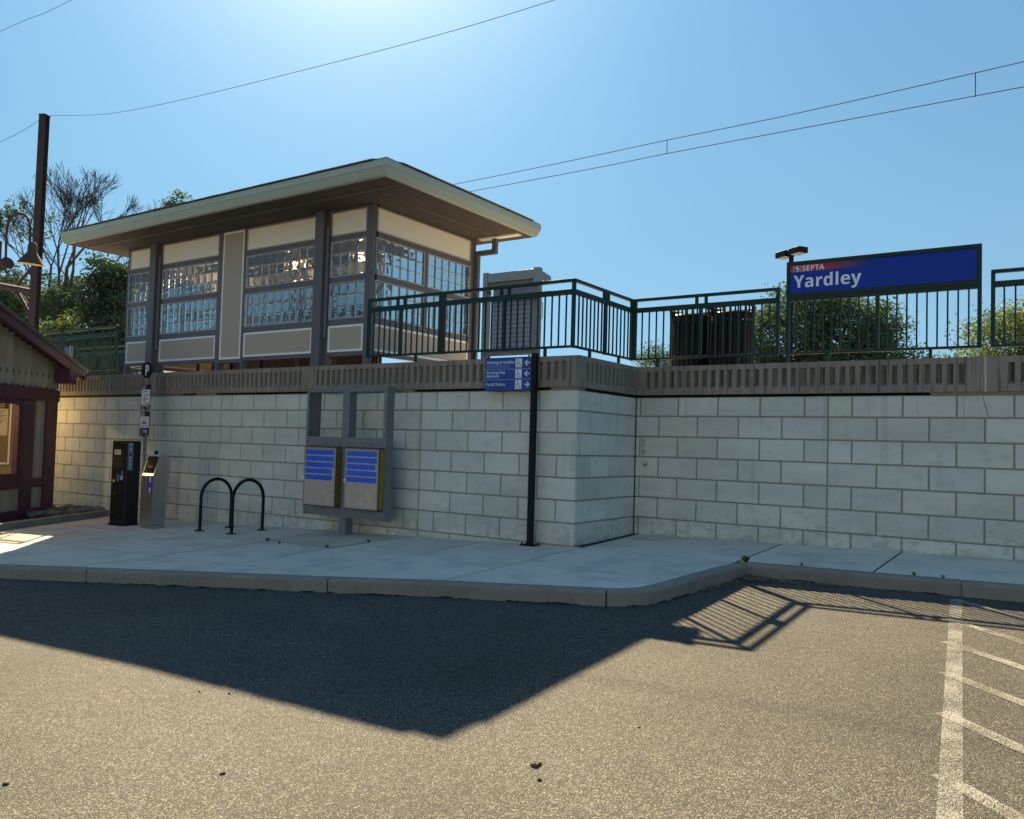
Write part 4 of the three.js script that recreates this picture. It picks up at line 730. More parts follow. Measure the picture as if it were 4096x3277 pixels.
  for (const [a, b] of [[c[1], r1], [c[2], r1], [c[0], r0]]) { const L = 2.9, d = new THREE.Vector3(b[0] - a[0], b[1] - a[1], b[2] - a[2]), n = 9; for (let i = 1; i < n; i++) { const m = mesh('hip_cap', rb(-0.055, 0.055, 0.0, 0.016, -0.17, 0.15, 0.005), shTones[i % 3], hip); m.position.set(lerp(a[0], b[0], (i + 0.45) / n), lerp(a[1], b[1], (i + 0.45) / n) + 0.006, lerp(a[2], b[2], (i + 0.45) / n)); m.lookAt(new THREE.Vector3(m.position.x - d.x, m.position.y - d.y + 0.05, m.position.z - d.z)); } }
  // downspout at the back right corner
  mesh('downspout', join([bb(-3.62, -3.53, 5.04, 5.27, -3.0, -2.92), bb(-4.02, -3.53, 4.95, 5.04, -3.0, -2.92), bb(-4.03, -3.94, 2.5, 4.95, -3.0, -2.92)]), M.frame, t);
  mesh('side_box', rb(-11.42, -11.2, 4.45, 4.85, -0.6, -0.3, 0.01), M.white, t);
  mesh('floor_sill', bb(x0 + 0.05, x1 - 0.05, 2.5, 2.56, zb + 0.1, zf - 0.15), M.walk, t);
  // lit ceiling lamps inside
  for (const x of [-10.7, -8.4, -6.4]) {
    const lamp = mesh('ceiling_lamp', rb(x - 0.14, x + 0.14, 5.11, 5.178, -2.45, -2.2, 0.01), M.frame, t);
    mesh('lamp_lens', bb(x - 0.11, x + 0.11, 5.100, 5.112, -2.43, -2.22), std(0.9, 0.75, 0.5, 0.5, 0, { emissive: new THREE.Color(1, 0.66, 0.36), emissiveIntensity: 2 }), lamp);
    const l = new THREE.PointLight(new THREE.Color(1, 0.68, 0.38), 0.2, 0, 2); l.position.set(x, 5.06, -2.32); l.castShadow = true; t.add(l);
  }
  // bench inside, seen through the gap at the bottom
  const bch = thing('bench', 'brown slatted bench inside the glass block shelter', 'bench', [-7.4, 2.5, -1.2]);
  for (let i = 0; i < 5; i++) mesh('slat', bb(-2.6, 2.6, 0.43, 0.46, -0.22 + i * 0.09, -0.15 + i * 0.09), M.bench, bch);
  for (let i = 0; i < 3; i++) mesh('back_slat', bb(-2.6, 2.6, 0.55 + i * 0.11, 0.62 + i * 0.11, 0.24, 0.27), M.bench, bch);
  for (const x of [-2.4, -0.8, 0.8, 2.4]) { mesh('leg', bb(x - 0.03, x + 0.03, 0, 0.43, -0.2, -0.14), M.bench, bch); mesh('leg', bb(x - 0.03, x + 0.03, 0, 0.9, 0.2, 0.24), M.bench, bch); }
}

// ---------------------------------------------------------------- maroon and tan station building at the left edge
{
  // local frame: x runs along the visible gable wall (0 at its right corner, negative toward the camera's left), z out of the wall
  const t = thing('station_building', 'old maroon and tan boarded station building with a gable roof', 'building', [-12.38, 0, 0.60], 0);
  t.rotation.y = Math.atan2(0.825, -0.565) ; // local +z -> (0.825, -0.565)
  // after this turn local +x -> (-0.565, -0.825), i.e. toward the wall corner; s = -x
  const S = (a, b, y0, y1, z0, z1, r) => (r ? rb(-b, -a, y0, y1, z0, z1, r) : bb(-b, -a, y0, y1, z0, z1));
  const m = M.maroon;
  mesh('sill', S(-0.04, 6.0, -0.62, -0.22, -0.06, 0.05, 0.01), m, t);
  mesh('corner_post', S(0, 0.42, -0.22, 2.0, -0.12, 0.03, 0.012), m, t);
  mesh('window_post', join([S(0.82, 1.22, -0.22, 1.97, -0.10, 0.03, 0.012), S(1.22, 1.34, 0.40, 1.97, -0.10, 0.0)]), m, t);
  mesh('top_beam', S(-0.03, 6.0, 1.97, 2.215, -0.12, 0.045, 0.012), m, t);
  mesh('middle_rail', S(0.42, 0.82, 0.20, 0.385, -0.08, 0.02, 0.008), m, t);
  mesh('window_sill', join([S(1.22, 6.0, 0.20, 0.42, -0.10, 0.02), S(1.3, 6.0, 0.42, 0.50, -0.09, 0.055)]), m, t);
  mesh('window_head', S(1.34, 6.0, 1.86, 1.97, -0.10, 0.0), m, t);
  const tones = [M.board, ...[0.9, 1.1].map((k) => { const q = M.board.clone(); q.color.multiplyScalar(k); return q; })];
  const boards = (a, b, y0, y1, n) => { for (let i = 0; i < n; i++) mesh('wall_board', S(lerp(a, b, i / n) + 0.003, lerp(a, b, (i + 1) / n) - 0.003, y0, y1, -0.05, -0.006 + 0.003 * rnd()), tones[Math.floor(rnd() * 3)], t); };
  boards(0.42, 0.82, 0.385, 1.97, 3); boards(0.42, 0.82, -0.22, 0.20, 3); boards(1.22, 3.8, -0.22, 0.20, 10);
  mesh('wall_back', S(0.4, 0.84, -0.22, 1.98, -0.09, -0.055), M.dirt, t);
  mesh('wall_back', S(1.2, 6, -0.22, 0.21, -0.09, -0.055), M.dirt, t);
  // scalloped gable boards: each with a half-round hole and a pointed foot
  const slope = 0.30, rakeY = (s) => 2.66 + slope * (s + 0.05);
  mesh('gable_backing', ext([[0.05, 2.22], [-6, 2.22], [-6, rakeY(6)], [0.05, rakeY(-0.05)]].map(([x, y]) => [x, y]), 0.03).translate(0, 0, -0.10), M.dirt, t);
  for (let i = 0; i < 22; i++) {
    const a = i * 0.205 - 0.03, b = a + 0.197, top = rakeY((a + b) / 2) + 0.05, sh = new THREE.Shape();
    sh.moveTo(-a, 2.27); sh.lineTo(-(a + 0.06), 2.225); sh.lineTo(-b + 0.03, 2.225); sh.lineTo(-b, 2.30); sh.lineTo(-b, 2.44); sh.absarc(-b, 2.50, 0.055, -Math.PI / 2, Math.PI / 2, false); sh.lineTo(-b, top); sh.lineTo(-a, top); sh.closePath();
    mesh('gable_board', planarUV(new THREE.ExtrudeGeometry(sh, { depth: 0.022, bevelEnabled: false, curveSegments: 10 }).translate(0, 0, -0.03 + 0.003 * rnd())), tones[i % 3], t);
  }
  // roof: slab sloping down toward the wall, with rake board and eave blocks
  const over = 0.50, yE = rakeY(-over), rk = (s, d) => [-s, rakeY(s) + d];
  const roofPts = (d0, d1, s0, s1) => [rk(s0, d0), rk(s1, d0), rk(s1, d1), rk(s0, d1)];
  const roof = mesh('roof', ext(roofPts(0.13, 0.20, -over - 0.05, 6), 4.0).translate(0, 0, -3.65), M.shingle, t);
  mesh('rake_board', ext(roofPts(-0.06, 0.13, -over, 6), 0.04).translate(0, 0, 0.28), m, t);
  mesh('roof_deck', ext(roofPts(0.07, 0.128, -over, 6), 3.9).translate(0, 0, -3.63), m, t);
  for (const z of [0.05, -1.2, -2.4]) mesh('rafter_tail', ext([rk(-over + 0.02, -0.02), rk(-over + 0.06, -0.10), rk(0.1, -0.10), rk(0.1, 0.07), rk(-over + 0.02, 0.07)], 0.09).translate(0, 0, z), m, t);
  mesh('eave_block', S(-0.12, 0.16, 2.36, rakeY(0) + 0.02, 0.0, 0.34, 0.012), m, t);
  // side wall toward the retaining wall, back wall and floor
  mesh('side_wall', bb(-0.09, -0.02, -0.6, 2.66, -3.4, -0.12), M.board, t);
  for (let i = 0; i < 11; i++) mesh('inner_board', bb(-0.104, -0.091, -0.4, 2.58, -0.325 - i * 0.17, -0.16 - i * 0.17), M.inner, t);
  mesh('rear_wall', S(0.1, 6, -0.6, 3.4, -2.06, -2.0), M.inner, t);
  for (let i = 0; i < 26; i++) mesh('inner_board', S(0.12 + i * 0.2, 0.312 + i * 0.2, -0.4, 2.4, -1.995, -1.98), M.inner, t);
  mesh('floor', S(0.1, 6, -0.5, -0.45, -2.0, -0.1), M.walk, t);
  mesh('ceiling', S(0.1, 6, 2.6, 2.64, -2.0, -0.12), M.inner, t);
  { // notice board and lamp inside
    const b = thing('indoor_notice_board', 'white framed notice board seen through the station building window', 'notice board', [-12.38, 0, 0.60]); b.rotation.y = t.rotation.y;
    const Q = (d0, d1, y0, y1, x0, x1) => bb(-x1, -x0, y0, y1, -d1, -d0);
    mesh('frame', join([Q(0.86, 1.7, 0.62, 0.66, 0.105, 0.15), Q(0.86, 1.7, 2.0, 2.04, 0.105, 0.15), Q(0.86, 0.90, 0.66, 2.0, 0.105, 0.15), Q(1.66, 1.7, 0.66, 2.0, 0.105, 0.15)]), M.white, b);
    mesh('board', Q(0.90, 1.66, 0.66, 2.0, 0.106, 0.125), std(0.26, 0.20, 0.13, 0.8), b);
    const pm = canvasTex(256, 380, (x, w, h) => { x.fillStyle = '#d8d0bb'; x.fillRect(0, 0, w, h); x.fillStyle = '#4a2f28'; x.fillRect(0, 0, w, 90); x.fillStyle = '#d8d0bb'; for (let i = 0; i < 3; i++) x.fillRect(20, 16 + 24 * i, w - 60, 8); x.fillStyle = '#5a5245'; for (let i = 0; i < 9; i++) x.fillRect(16, 110 + i * 17, w - 40 - (i % 3) * 24, 6); for (let i = 0; i < 4; i++) x.fillRect(20, 280 + i * 22, 80, 12); });
    mesh('poster', new THREE.PlaneGeometry(0.5, 0.74).rotateY(-Math.PI / 2).translate(-0.1275, 1.6, -1.2), printed(pm, 0.7), b);
    const lamp = thing('indoor_lamp', 'warm ceiling lamp inside the station building', 'lamp', [-12.38, 0, 0.60]); lamp.rotation.y = t.rotation.y;
    mesh('lamp_globe', new THREE.SphereGeometry(0.1, 20, 14).translate(-2.6, 2.30, -1.05), std(0.9, 0.75, 0.45, 0.5, 0, { emissive: new THREE.Color(1, 0.72, 0.36), emissiveIntensity: 1.5 }), lamp);
    mesh('lamp_stem', cyl(0.02, 0.02, 0.24, -2.6, 2.38, -1.05, 8), M.black, lamp);
    const l = new THREE.PointLight(new THREE.Color(1, 0.72, 0.36), 1.6, 0, 2); l.position.set(-2.6, 2.16, -1.05); l.castShadow = true; lamp.add(l);
    const wl = thing('eave_lamp', 'warm lamp under the side eave of the station building', 'lamp', [-12.38, 0, 0.60]); wl.rotation.y = t.rotation.y;
    mesh('lamp_globe', new THREE.SphereGeometry(0.08, 20, 14).translate(0.25, 2.10, -1.5), std(0.9, 0.75, 0.45, 0.5, 0, { emissive: new THREE.Color(1, 0.62, 0.22), emissiveIntensity: 1.5 }), wl);
    mesh('bracket', bb(-0.02, 0.26, 2.17, 2.20, -1.52, -1.48), M.black, wl);
    const l2 = new THREE.PointLight(new THREE.Color(1, 0.62, 0.22), 1.2, 0, 2); l2.position.set(0.25, 1.98, -1.5); l2.castShadow = true; wl.add(l2);
  }
}
{ // planter kerb and loose stones between the building and the wall
  const k = struct('planter_kerb'), pts = [[-9.6, 3.5], [-9.98, 2.6], [-10.36, 1.7], [-10.74, 0.8], [-11.02, 0.12]];
  for (let i = 0; i + 1 < pts.length; i++) {
    const [a, b] = [pts[i], pts[i + 1]], dx = b[0] - a[0], dz = b[1] - a[1], L = Math.hypot(dx, dz), nx = dz / L * 0.17, nz = -dx / L * 0.17, Y = (p, y) => [p[0], gy(p[0], p[1]) + y, p[1]], O = (p) => [p[0] + nx, p[1] + nz];
    const a2 = O(a), b2 = O(b); mesh('kerb_stone', quads([[Y(a, -0.2), Y(b, -0.2), Y(b, 0.12), Y(a, 0.12)], [Y(a, 0.12), Y(b, 0.12), Y(b2, 0.13), Y(a2, 0.13)], [Y(a2, 0.13), Y(b2, 0.13), Y(b2, -0.2), Y(a2, -0.2)]]), M.kerb, k);
  }
  const rocks = [];
  for (let i = 0; i < 420; i++) { const s = rnd(), x = lerp(-11.15, -12.9, s), z = lerp(0.12, 1.6, rnd() * (1 - s * 0.4)); if ((x + 12.38) * 0.825 - (z - 0.6) * 0.565 < 0.16) continue; const r = rr(0.03, 0.085), g = new THREE.IcosahedronGeometry(r, 1), p = g.attributes.position; for (let q = 0; q < p.count; q++) { const f = 0.6 + 0.8 * vn(LT[2], p.getX(q) / r * 1.3 + i, p.getY(q) / r * 1.3 + p.getZ(q) / r); p.setXYZ(q, p.getX(q) * f * 1.2, p.getY(q) * f * 0.65, p.getZ(q) * f); } g.computeVertexNormals(); rocks.push(planarUV(g.rotateY(rnd() * 6).rotateZ(rr(-0.3, 0.3)).translate(x, gy(x, z) + 0.06 + 0.10 * rnd(), z))); }
  const o = mesh('loose_stones', join(rocks), M.rock); o.userData = { kind: 'stuff', label: 'loose grey stones heaped between the maroon building and the wall', category: 'stones' };
  mesh('planter_soil', quads([[[-9.8, gy(-9.8, 3.4) + 0.06, 3.4], [-11.1, gy(-11.1, 0.05) + 0.06, 0.05], [-16, gy(-16, 0.05) + 0.06, 0.05], [-16, gy(-16, 3.4) + 0.06, 3.4]]]), M.dirt).userData = { kind: 'structure' };
}

// ---------------------------------------------------------------- trees
function leafGeo(pts, size, tint) { // folded leaf sprays
  const n = pts.length, pos = new Float32Array(n * 12), col = new Float32Array(n * 12), idx = [], v = new THREE.Vector3(), u = new THREE.Vector3(), w = new THREE.Vector3();
  pts.forEach((p, i) => {
    u.set(gauss(), gauss() * 0.6, gauss()).normalize(); w.set(gauss(), gauss(), gauss()).cross(u).normalize();
    const L = size * rr(0.6, 1.4), W = L * rr(0.35, 0.6), k = tint * rr(0.6, 1.4), warm = rr(0.85, 1.25);
    const q = [[0, 0], [0.5, 1], [1, 0], [0.5, -1]];
    q.forEach(([a, b], j) => { v.set(...p).addScaledVector(u, (a - 0.5) * L).addScaledVector(w, b * W * 0.5); v.y += (b ? 0 : -0.12 * L); pos.set([v.x, v.y, v.z], i * 12 + j * 3); col.set([k * warm, k, k * 0.9], i * 12 + j * 3); });
    const o = i * 4; idx.push(o, o + 1, o + 2, o, o + 2, o + 3);
  });
  const g = new THREE.BufferGeometry(); g.setAttribute('position', new THREE.BufferAttribute(pos, 3)); g.setAttribute('color', new THREE.BufferAttribute(col, 3)); g.setIndex(idx);
  const f = g.toNonIndexed(); f.computeVertexNormals(); f.setAttribute('uv', new THREE.BufferAttribute(new Float32Array(f.attributes.position.count * 2), 2)); return f;
}
function tree(label, base, height, lobes, o = {}) { // lobes: [dx, y, dz, rx, ry, rz]
  const t = thing(o.name || 'leafy_tree', label, 'tree', base, 0, o.group), wood = [], leaves = [], nC = o.clumps || 90;
  const trunkTop = o.trunk || height * 0.55, lean = o.lean || [0, 0], knots = [];
  for (let i = 0; i <= 6; i++) { const k = i / 6; knots.push([lean[0] * k + 0.15 * Math.sin(i * 1.7) * k, trunkTop * k, lean[1] * k + 0.12 * Math.cos(i * 2.1) * k]); }
  const R = o.radius || height * 0.022;
  for (let i = 0; i < 6; i++) wood.push(bar(knots[i], knots[i + 1], R * (1 - i * 0.12), R * (1 - (i + 1) * 0.12), 8));
  let vol = 0; for (const l of lobes) vol += l[3] * l[4] + l[4] * l[5];
  for (const l of lobes) {
    const m = Math.max(4, Math.round(nC * (l[3] * l[4] + l[4] * l[5]) / vol));
    for (let i = 0; i < m; i++) {
      const a = new THREE.Vector3(gauss(), gauss(), gauss()).normalize(), r = Math.pow(rnd(), 0.38), c = [l[0] + a.x * l[3] * r, l[1] + a.y * l[4] * r, l[2] + a.z * l[5] * r];
      const from = knots[clamp(Math.floor(rr(2, 6.9)), 0, 6)], mid = [lerp(from[0], c[0], 0.5) + 0.2 * gauss(), lerp(from[1], c[1], 0.42), lerp(from[2], c[2], 0.5) + 0.2 * gauss()];
      if (i % 2 === 0) { const b = R * 0.28; wood.push(bar(from, mid, b, b * 0.6, 5), bar(mid, c, b * 0.6, b * 0.2, 4)); }
      const s = o.spread || 0.5, n = Math.round((o.leaves || 90) * rr(0.6, 1.4));
      for (let k = 0; k < n; k++) leaves.push([c[0] + gauss() * s * 1.25, c[1] + gauss() * s * 0.8, c[2] + gauss() * s * 1.25]);
    }
  }
  const tr = mesh('trunk', join(wood), o.bark || M.bark, t);
  mesh('crown', leafGeo(leaves, o.leaf || 0.22, 1), o.mat || LEAF.oak, t);
  return t;
}
const G0 = 1.25;
tree('broad oak tree behind the name sign', [-2.4, G0, -24], 8.6, [[0.3, 4.6, 0, 2.1, 1.9, 1.8], [-1.9, 4.7, 0.3, 1.5, 1.7, 1.5], [1.6, 4.0, 0.2, 1.6, 1.6, 1.5], [2.0, 2.6, 0.4, 1.2, 1.1, 1.2], [-0.8, 5.9, 0, 1.9, 1.0, 1.4], [-2.6, 2.9, 0.6, 1.4, 1.4, 1.2], [0.2, 2.4, 0.8, 1.8, 1.2, 1.2], [-2.9, 4.3, 0, 0.9, 1.2, 0.9]], { clumps: 250, leaves: 190, spread: 0.42, leaf: 0.135, name: 'oak_tree' });
tree('small rounded tree seen left of the litter bins', [-7.9, G0, -20], 4.8, [[0, 3.2, 0, 0.95, 0.95, 0.9], [0.6, 2.7, 0, 0.8, 0.8, 0.8], [-0.7, 2.5, 0, 0.7, 0.7, 0.7]], { clumps: 60, leaves: 150, spread: 0.28, leaf: 0.09, radius: 0.08 });
tree('low tree top seen under the railing at the wall corner', [-10.3, G0, -20], 3.8, [[0, 2.75, 0, 0.8, 0.5, 0.7], [0.9, 2.5, 0, 0.7, 0.5, 0.6]], { clumps: 26, leaves: 60, spread: 0.25, leaf: 0.12, radius: 0.06 });
tree('feathery light green tree at the right edge behind the railing', [4.3, G0, -18], 5.6, [[-0.2, 3.3, 0, 1.3, 1.3, 1.2], [-1.2, 2.3, 0.2, 1.0, 1.2, 1.0], [1.2, 3.8, 0, 1.6, 1.6, 1.3], [3.0, 3.8, 0, 1.6, 1.6, 1.3]], { clumps: 150, leaves: 200, spread: 0.38, leaf: 0.11, mat: LEAF.light, name: 'feathery_tree' });
[[-5.6, -60, 8.6, 'far bushy tree in the gap right of the oak'], [-2.6, -62, 9.3, 'far bushy tree left of the feathery tree'], [-9.4, -58, 8.8, 'far bushy tree behind the oak']].forEach(([x, z, y, l]) => tree(l, [x, G0, z], y, [[0, y - 2.6, 0, 2.2, 1.8, 1.6], [1.2, y - 3.6, 0, 1.8, 1.6, 1.4], [-1.4, y - 4, 0, 1.8, 1.8, 1.4]], { clumps: 50, leaves: 70, spread: 0.6, leaf: 0.3, mat: LEAF.dark, group: 'far trees beyond the tracks' }));
tree('dark dense tree just left of the shelter', [-36.6, G0, -14], 10, [[0, 6.3, 0, 1.7, 2.4, 1.6], [0.6, 8.3, 0, 1.3, 1.3, 1.2], [-0.6, 4.4, 0, 1.8, 2.0, 1.5], [1.5, 5.0, 0, 1.5, 2.6, 1.5]], { clumps: 130, leaves: 130, spread: 0.45, leaf: 0.24, mat: LEAF.dark, radius: 0.2 });
tree('green tree at the left edge behind the cross arm', [-54.5, G0, -18], 12, [[0, 8.0, 0, 3.0, 2.4, 2.4], [-2.4, 8.8, 0, 2.4, 1.6, 2], [2.6, 7.4, 0, 2.4, 2.0, 2], [0, 5, 0, 4, 2.5, 2]], { clumps: 130, leaves: 110, spread: 0.65, leaf: 0.32, mat: LEAF.ash });
tree('bright yellow green bush in front of the bare tree', [-40.2, G0, -13], 6.8, [[0, 4.6, 0, 2.2, 1.3, 1.4], [1.9, 5.1, 0, 1.5, 1.2, 1.2], [-2.0, 4.0, 0, 1.6, 1.3, 1.2], [0.5, 3, 0, 3, 1.5, 1.3]], { clumps: 100, leaves: 110, spread: 0.45, leaf: 0.24, mat: LEAF.light, name: 'bush' });
tree('tree top peeping over the shelter roof', [-54.4, G0, -30], 20, [[0, 18.2, 0, 1.6, 1.5, 1.4], [1.4, 17.4, 0, 1.6, 1.4, 1.4], [-1.6, 17, 0, 1.8, 1.6, 1.4]], { clumps: 46, leaves: 80, spread: 0.5, leaf: 0.3, radius: 0.3, trunk: 16 });
{ // half-bare tree with ivy
  const base = [-45.0, G0, -16], t = thing('bare_topped_tree', 'tall tree with a bare fan of twigs above a leafy ivy trunk', 'tree', base), wood = [], tips = [], twigs = [];
  const grow = (p, d, len, r, lvl) => {
    const e = p.clone().addScaledVector(d, len); (r > 0.03 ? wood : twigs).push(bar(p.toArray(), e.toArray(), Math.max(r, 0.010), Math.max(r * 0.72, 0.008), r > 0.06 ? 6 : 3));
    if (lvl === 0) { tips.push(e); return; }
    if (lvl < 4) for (let i = 0; i < 1; i++) { const q = d.clone().add(new THREE.Vector3(gauss() * 1.1, gauss() * 0.5 + 0.2, gauss() * 0.9)).normalize(), a = p.clone().lerp(e, rr(0.2, 0.9)), b = a.clone().addScaledVector(q, len * rr(0.4, 0.7)); twigs.push(bar(a.toArray(), b.toArray(), 0.012, 0.008, 3)); for (let k = 0; k < 2; k++) { const q2 = q.clone().add(new THREE.Vector3(gauss() * 0.6, gauss() * 0.4, gauss() * 0.6)).normalize(); twigs.push(bar(a.clone().lerp(b, rr(0.3, 0.8)).toArray(), b.clone().addScaledVector(q2, len * 0.35).toArray(), 0.010, 0.007, 3)); } }
    const n = rnd() < 0.8 ? 3 : 2;
    for (let i = 0; i < n; i++) { const q = d.clone().add(new THREE.Vector3(gauss() * 0.62, gauss() * 0.3 + 0.06, gauss() * 0.55)).normalize(); grow(e, q, len * rr(0.60, 0.78), r * rr(0.45, 0.62), lvl - 1); }
  };
  wood.push(bar([0, 0, 0], [0.3, 6.4, 0], 0.48, 0.34, 9), bar([-0.4, 0, 0.2], [-1.7, 7.4, 0.2], 0.34, 0.22, 9));
  for (const [x, y, dx, dy, len, r, lvl] of [[0.3, 6.4, 0.05, 1, 3.5, 0.15, 5], [0.3, 6.3, 0.30, 0.95, 3.5, 0.13, 5], [0.3, 6.2, 0.62, 0.8, 3.4, 0.12, 5], [0.3, 6.0, 0.9, 0.5, 3.0, 0.10, 5], [0.3, 6.3, -0.22, 1, 3.3, 0.11, 5], [-1.7, 7.4, -0.1, 1, 2.9, 0.10, 5], [-1.6, 7.0, -0.5, 0.88, 2.7, 0.12, 5], [-1.6, 6.6, -0.85, 0.6, 2.3, 0.10, 4], [0.4, 5.6, 0.98, 0.3, 2.6, 0.12, 4]]) grow(new THREE.Vector3(x, y, 0.1), new THREE.Vector3(dx, dy, gauss() * 0.2).normalize(), len, r, lvl);
  mesh('trunk', join(wood), M.paleBark, t); mesh('twigs', join(twigs), std(0.06, 0.05, 0.045, 0.95), t);
  const lv = [];
  for (let i = 0; i < 70; i++) { const y = rr(1.5, 9.5), x = (rnd() < 0.5 ? 0.2 : -1.5) + gauss() * (1.7 - y * 0.08), z = gauss() * 1.2; for (let k = 0; k < 120; k++) lv.push([x + gauss() * 0.55, y + gauss() * 0.5, z + gauss() * 0.5]); }
  for (const e of tips) if (e.y < 10.5 || (e.x < -3.6 && rnd() < 0.5)) for (let k = 0; k < 7; k++) lv.push([e.x + gauss() * 0.35, e.y + gauss() * 0.28, e.z + gauss() * 0.3]);
  mesh('crown', leafGeo(lv, 0.26, 1), LEAF.ash, t);
}

// ---------------------------------------------------------------- added pale building, unseen behind the viewer: its sunlit front lights the shaded walls
{
  const t = thing('added_fill_building', 'unseen pale building added behind the viewer to light the shaded walls', 'building', [14, -0.6, 36], Math.PI), W = 27, H = 8.4;
  const siding = std(0.56, 0.54, 0.48, 0.8), trim = M.white, pane = std(0.03, 0.04, 0.05, 0.12);
  mesh('wall', bb(-W, W, 0, H, -8, 0), siding, t);
  mesh('roof', quads([[[-W - 0.5, H, 0.6], [W + 0.5, H, 0.6], [W + 0.5, H + 2.6, -4], [-W - 0.5, H + 2.6, -4]], [[W + 0.5, H, -8.6], [-W - 0.5, H, -8.6], [-W - 0.5, H + 2.6, -4], [W + 0.5, H + 2.6, -4]], [[-W - 0.5, H, -8.6], [W + 0.5, H, -8.6], [W + 0.5, H, 0.6], [-W - 0.5, H, 0.6]]]), M.shingle, t);
  for (const y of [1.0, 3.8, 6.2]) for (let i = 0; i < 12; i++) { const x = -24.2 + i * 4.4; if (y < 2 && i % 3 === 1) { const d = mesh('door', bb(x - 0.5, x + 0.5, 0, 2.1, 0.0, 0.06), M.maroon, t); mesh('frame', join([bb(x - 0.62, x - 0.5, 0, 2.22, 0, 0.08), bb(x + 0.5, x + 0.62, 0, 2.22, 0, 0.08), bb(x - 0.5, x + 0.5, 2.1, 2.22, 0, 0.08)]), trim, d); continue; } const f = mesh('window', join([bb(x - 0.7, x + 0.7, y - 0.1, y, 0, 0.09), bb(x - 0.7, x + 0.7, y + 1.3, y + 1.4, 0, 0.08), bb(x - 0.7, x - 0.6, y, y + 1.3, 0, 0.08), bb(x + 0.6, x + 0.7, y, y + 1.3, 0, 0.08), bb(x - 0.6, x + 0.6, y + 0.63, y + 0.68, 0, 0.06)]), trim, t); mesh('pane', bb(x - 0.6, x + 0.6, y, y + 1.3, -0.02, 0.03), pane, f); }
}

// ---------------------------------------------------------------- small things on the ground
function weed(label, x, z, h, n, y = 0) {
  const t = thing('weed', label, 'weed', [x, gy(x, z) + y, z]), q = [];
  for (let i = 0; i < n; i++) { const a = rnd() * 6.28, r = rr(0, h * 0.5), L = h * rr(0.5, 1), bx = Math.cos(a) * r * 0.5, bz = Math.sin(a) * r * 0.5, tx = bx + Math.cos(a) * L * 0.55, tz = bz + Math.sin(a) * L * 0.55, w = 0.005 + h * 0.04, px = -Math.sin(a) * w, pz = Math.cos(a) * w; q.push([[bx - px * 0.4, 0, bz - pz * 0.4], [bx + px * 0.4, 0, bz + pz * 0.4], [(bx + tx) / 2 + px, L * 0.7, (bz + tz) / 2 + pz], [tx, L, tz]], [[bx - px * 0.4, 0, bz - pz * 0.4], [(bx + tx) / 2 + px, L * 0.7, (bz + tz) / 2 + pz], [tx, L, tz], [(bx + tx) / 2 - px, L * 0.7, (bz + tz) / 2 - pz]]); }
  mesh('leaves', quads(q), std(0.075, 0.12, 0.035, 0.8, 0, { side: THREE.DoubleSide }), t);
}
weed('green weed in the kerb corner right of the curved kerb', 2.36, 0.06, 0.085, 40, 0.0);
weed('larger green weed left of the steel frame foot', -4.36, 1.50, 0.06, 18);
weed('small green weed at the front corner joint near the steel frame', -2.98, 1.61, 0.06, 14);
weed('tiny weed in the joint in front of the steel frame', -3.98, 1.60, 0.05, 8);
weed('weed tuft in the joint right of the steel frame', -2.89, 0.9, 0.05, 14);
weed('tiny weed at the foot of the left bicycle rack', -6.62, 1.12, 0.05, 8);
weed('small weed on the right pavement near the kerb', 4.15, 0.0, 0.05, 9);
weed('tiny weed at the right edge of the pavement', 4.42, 0.0, 0.05, 8);
weed('lone weed stem on the right pavement behind the kerb', 2.98, -0.02, 0.045, 6);
{ // leaf litter in the kerb corner
  const pos = [], n = 420; const pts = [];
  for (let i = 0; i < n; i++) { const s = Math.pow(rnd(), 1.6), left = rnd() < 0.45; const x = left ? lerp(2.44, 2.28, s) + rr(0, 0.10 + 0.12 * (1 - s)) : 2.44 + s * 1.1, z = left ? lerp(0.18, 1.3, s) : 0.17 + rr(0, 0.30 * (1 - s) + 0.05); pts.push([x, gy(x, z) + LOT + 0.006 + 0.03 * rnd() * (1 - s), z]); }
  const q = pts.map(([x, y, z]) => { const a = rnd() * 6.28, L = rr(0.012, 0.032), W = L * 0.4, c = Math.cos(a), s = Math.sin(a), k = rr(-0.008, 0.012); return [[x - c * L, y, z - s * L], [x - s * W, y + k + 0.004, z + c * W], [x + c * L, y + 0.004, z + s * L], [x + s * W, y - k * 0.3 + 0.002, z - c * W]]; });
  const o = mesh('leaf_litter', quads(q), new THREE.MeshStandardMaterial({ color: new THREE.Color().setRGB(0.21, 0.15, 0.08), roughness: 0.9, side: THREE.DoubleSide })); o.userData = { kind: 'stuff', label: 'dry brown leaf litter in the kerb corner', category: 'leaves' };
}
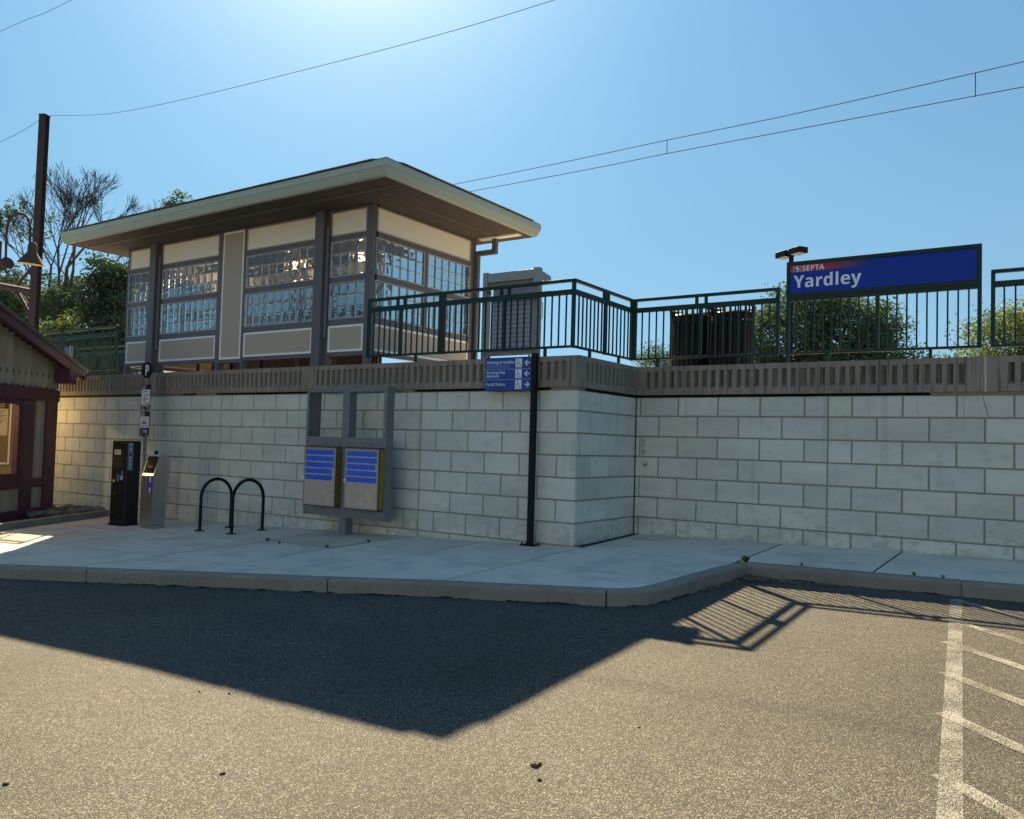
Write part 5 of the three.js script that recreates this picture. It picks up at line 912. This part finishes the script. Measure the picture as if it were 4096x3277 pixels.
{
  const line = [...K1.slice(3), ...KC.slice(1), ...K3.slice(1, 2)], q = [];
  for (let i = 0; i + 1 < line.length; i++) { const a = line[i], b = line[i + 1], L = Math.hypot(b[0] - a[0], b[1] - a[1]), n = Math.max(1, Math.round(L / 0.02)), nx = -(b[1] - a[1]) / L, nz = (b[0] - a[0]) / L; let w0 = 0.01; for (let k = 0; k < n; k++) { const t0 = k / n, t1 = (k + 1) / n, x0 = lerp(a[0], b[0], t0), z0 = lerp(a[1], b[1], t0), x1 = lerp(a[0], b[0], t1), z1 = lerp(a[1], b[1], t1), w1 = Math.max(0, 0.055 * (vn(LT[5], x1 * 9, z1 * 9) - 0.32) + 0.02 * (rnd() - 0.5)); const Y = (x, z, h) => [x, gy(x, z) + LOT + h, z]; if (w0 + w1 > 0.004) q.push([Y(x0 - nx * 0.01, z0 - nz * 0.01, 0.006 + w0 * 0.5), Y(x0 + nx * w0, z0 + nz * w0, 0.003), Y(x1 + nx * w1, z1 + nz * w1, 0.003), Y(x1 - nx * 0.01, z1 - nz * 0.01, 0.006 + w1 * 0.5)]); w0 = w1; } }
  const o = mesh('kerb_grit', quads(q), std(0.022, 0.019, 0.016, 1, 0, { side: THREE.DoubleSide })); o.userData = { kind: 'stuff', label: 'dark grit gathered along the foot of the kerb', category: 'grit' };
}
function clod(label, x, z, r, mat = M.dirt, n = 1) {
  const g = []; for (let k = 0; k < n; k++) { const q = new THREE.IcosahedronGeometry(r * rr(0.6, 1), 1), p = q.attributes.position; for (let i = 0; i < p.count; i++) { const f = 0.7 + 0.6 * vn(LT[3], p.getX(i) / r * 2 + k * 3 + x, p.getZ(i) / r * 2 + p.getY(i) / r + z); p.setXYZ(i, p.getX(i) * f * 1.3, p.getY(i) * f * 0.8, p.getZ(i) * f); } q.computeVertexNormals(); g.push(planarUV(q.translate(k ? rr(-1.6, 1.6) * r : 0, r * 0.35, k ? rr(-1, 1) * r : 0))); }
  const m = tag(mesh('dirt_clod', join(g), mat), label, 'clod'); m.position.set(x, gy(x, z) + LOT, z); return m;
}
const bits = [];
clod('crumbly brown clod on the sunlit asphalt, largest of the scraps', 3.30, 6.09, 0.018, std(0.13, 0.095, 0.045, 0.95), 5);
clod('dark clod just in front of the largest crumbly clod', 3.42, 6.24, 0.013);
clod('dark clod on the sunlit asphalt, left of centre', 2.07, 7.05, 0.011, std(0.05, 0.04, 0.025, 0.95), 2);
clod('dark clod near the left edge of the asphalt', 1.30, 7.70, 0.013, std(0.06, 0.05, 0.03, 0.95), 3);
clod('small dark clod below the roof shadow edge, right of the other', 1.03, 6.22, 0.010);
clod('small dark clod below the roof shadow edge, left of the other', 0.83, 6.30, 0.009);
clod('tiny dark scrap right of the roof shadow tip', 2.67, 4.96, 0.009);
clod('tiny dark scrap between the shadow and the painted line', 3.51, 5.32, 0.008);

renderer.render(scene, camera);
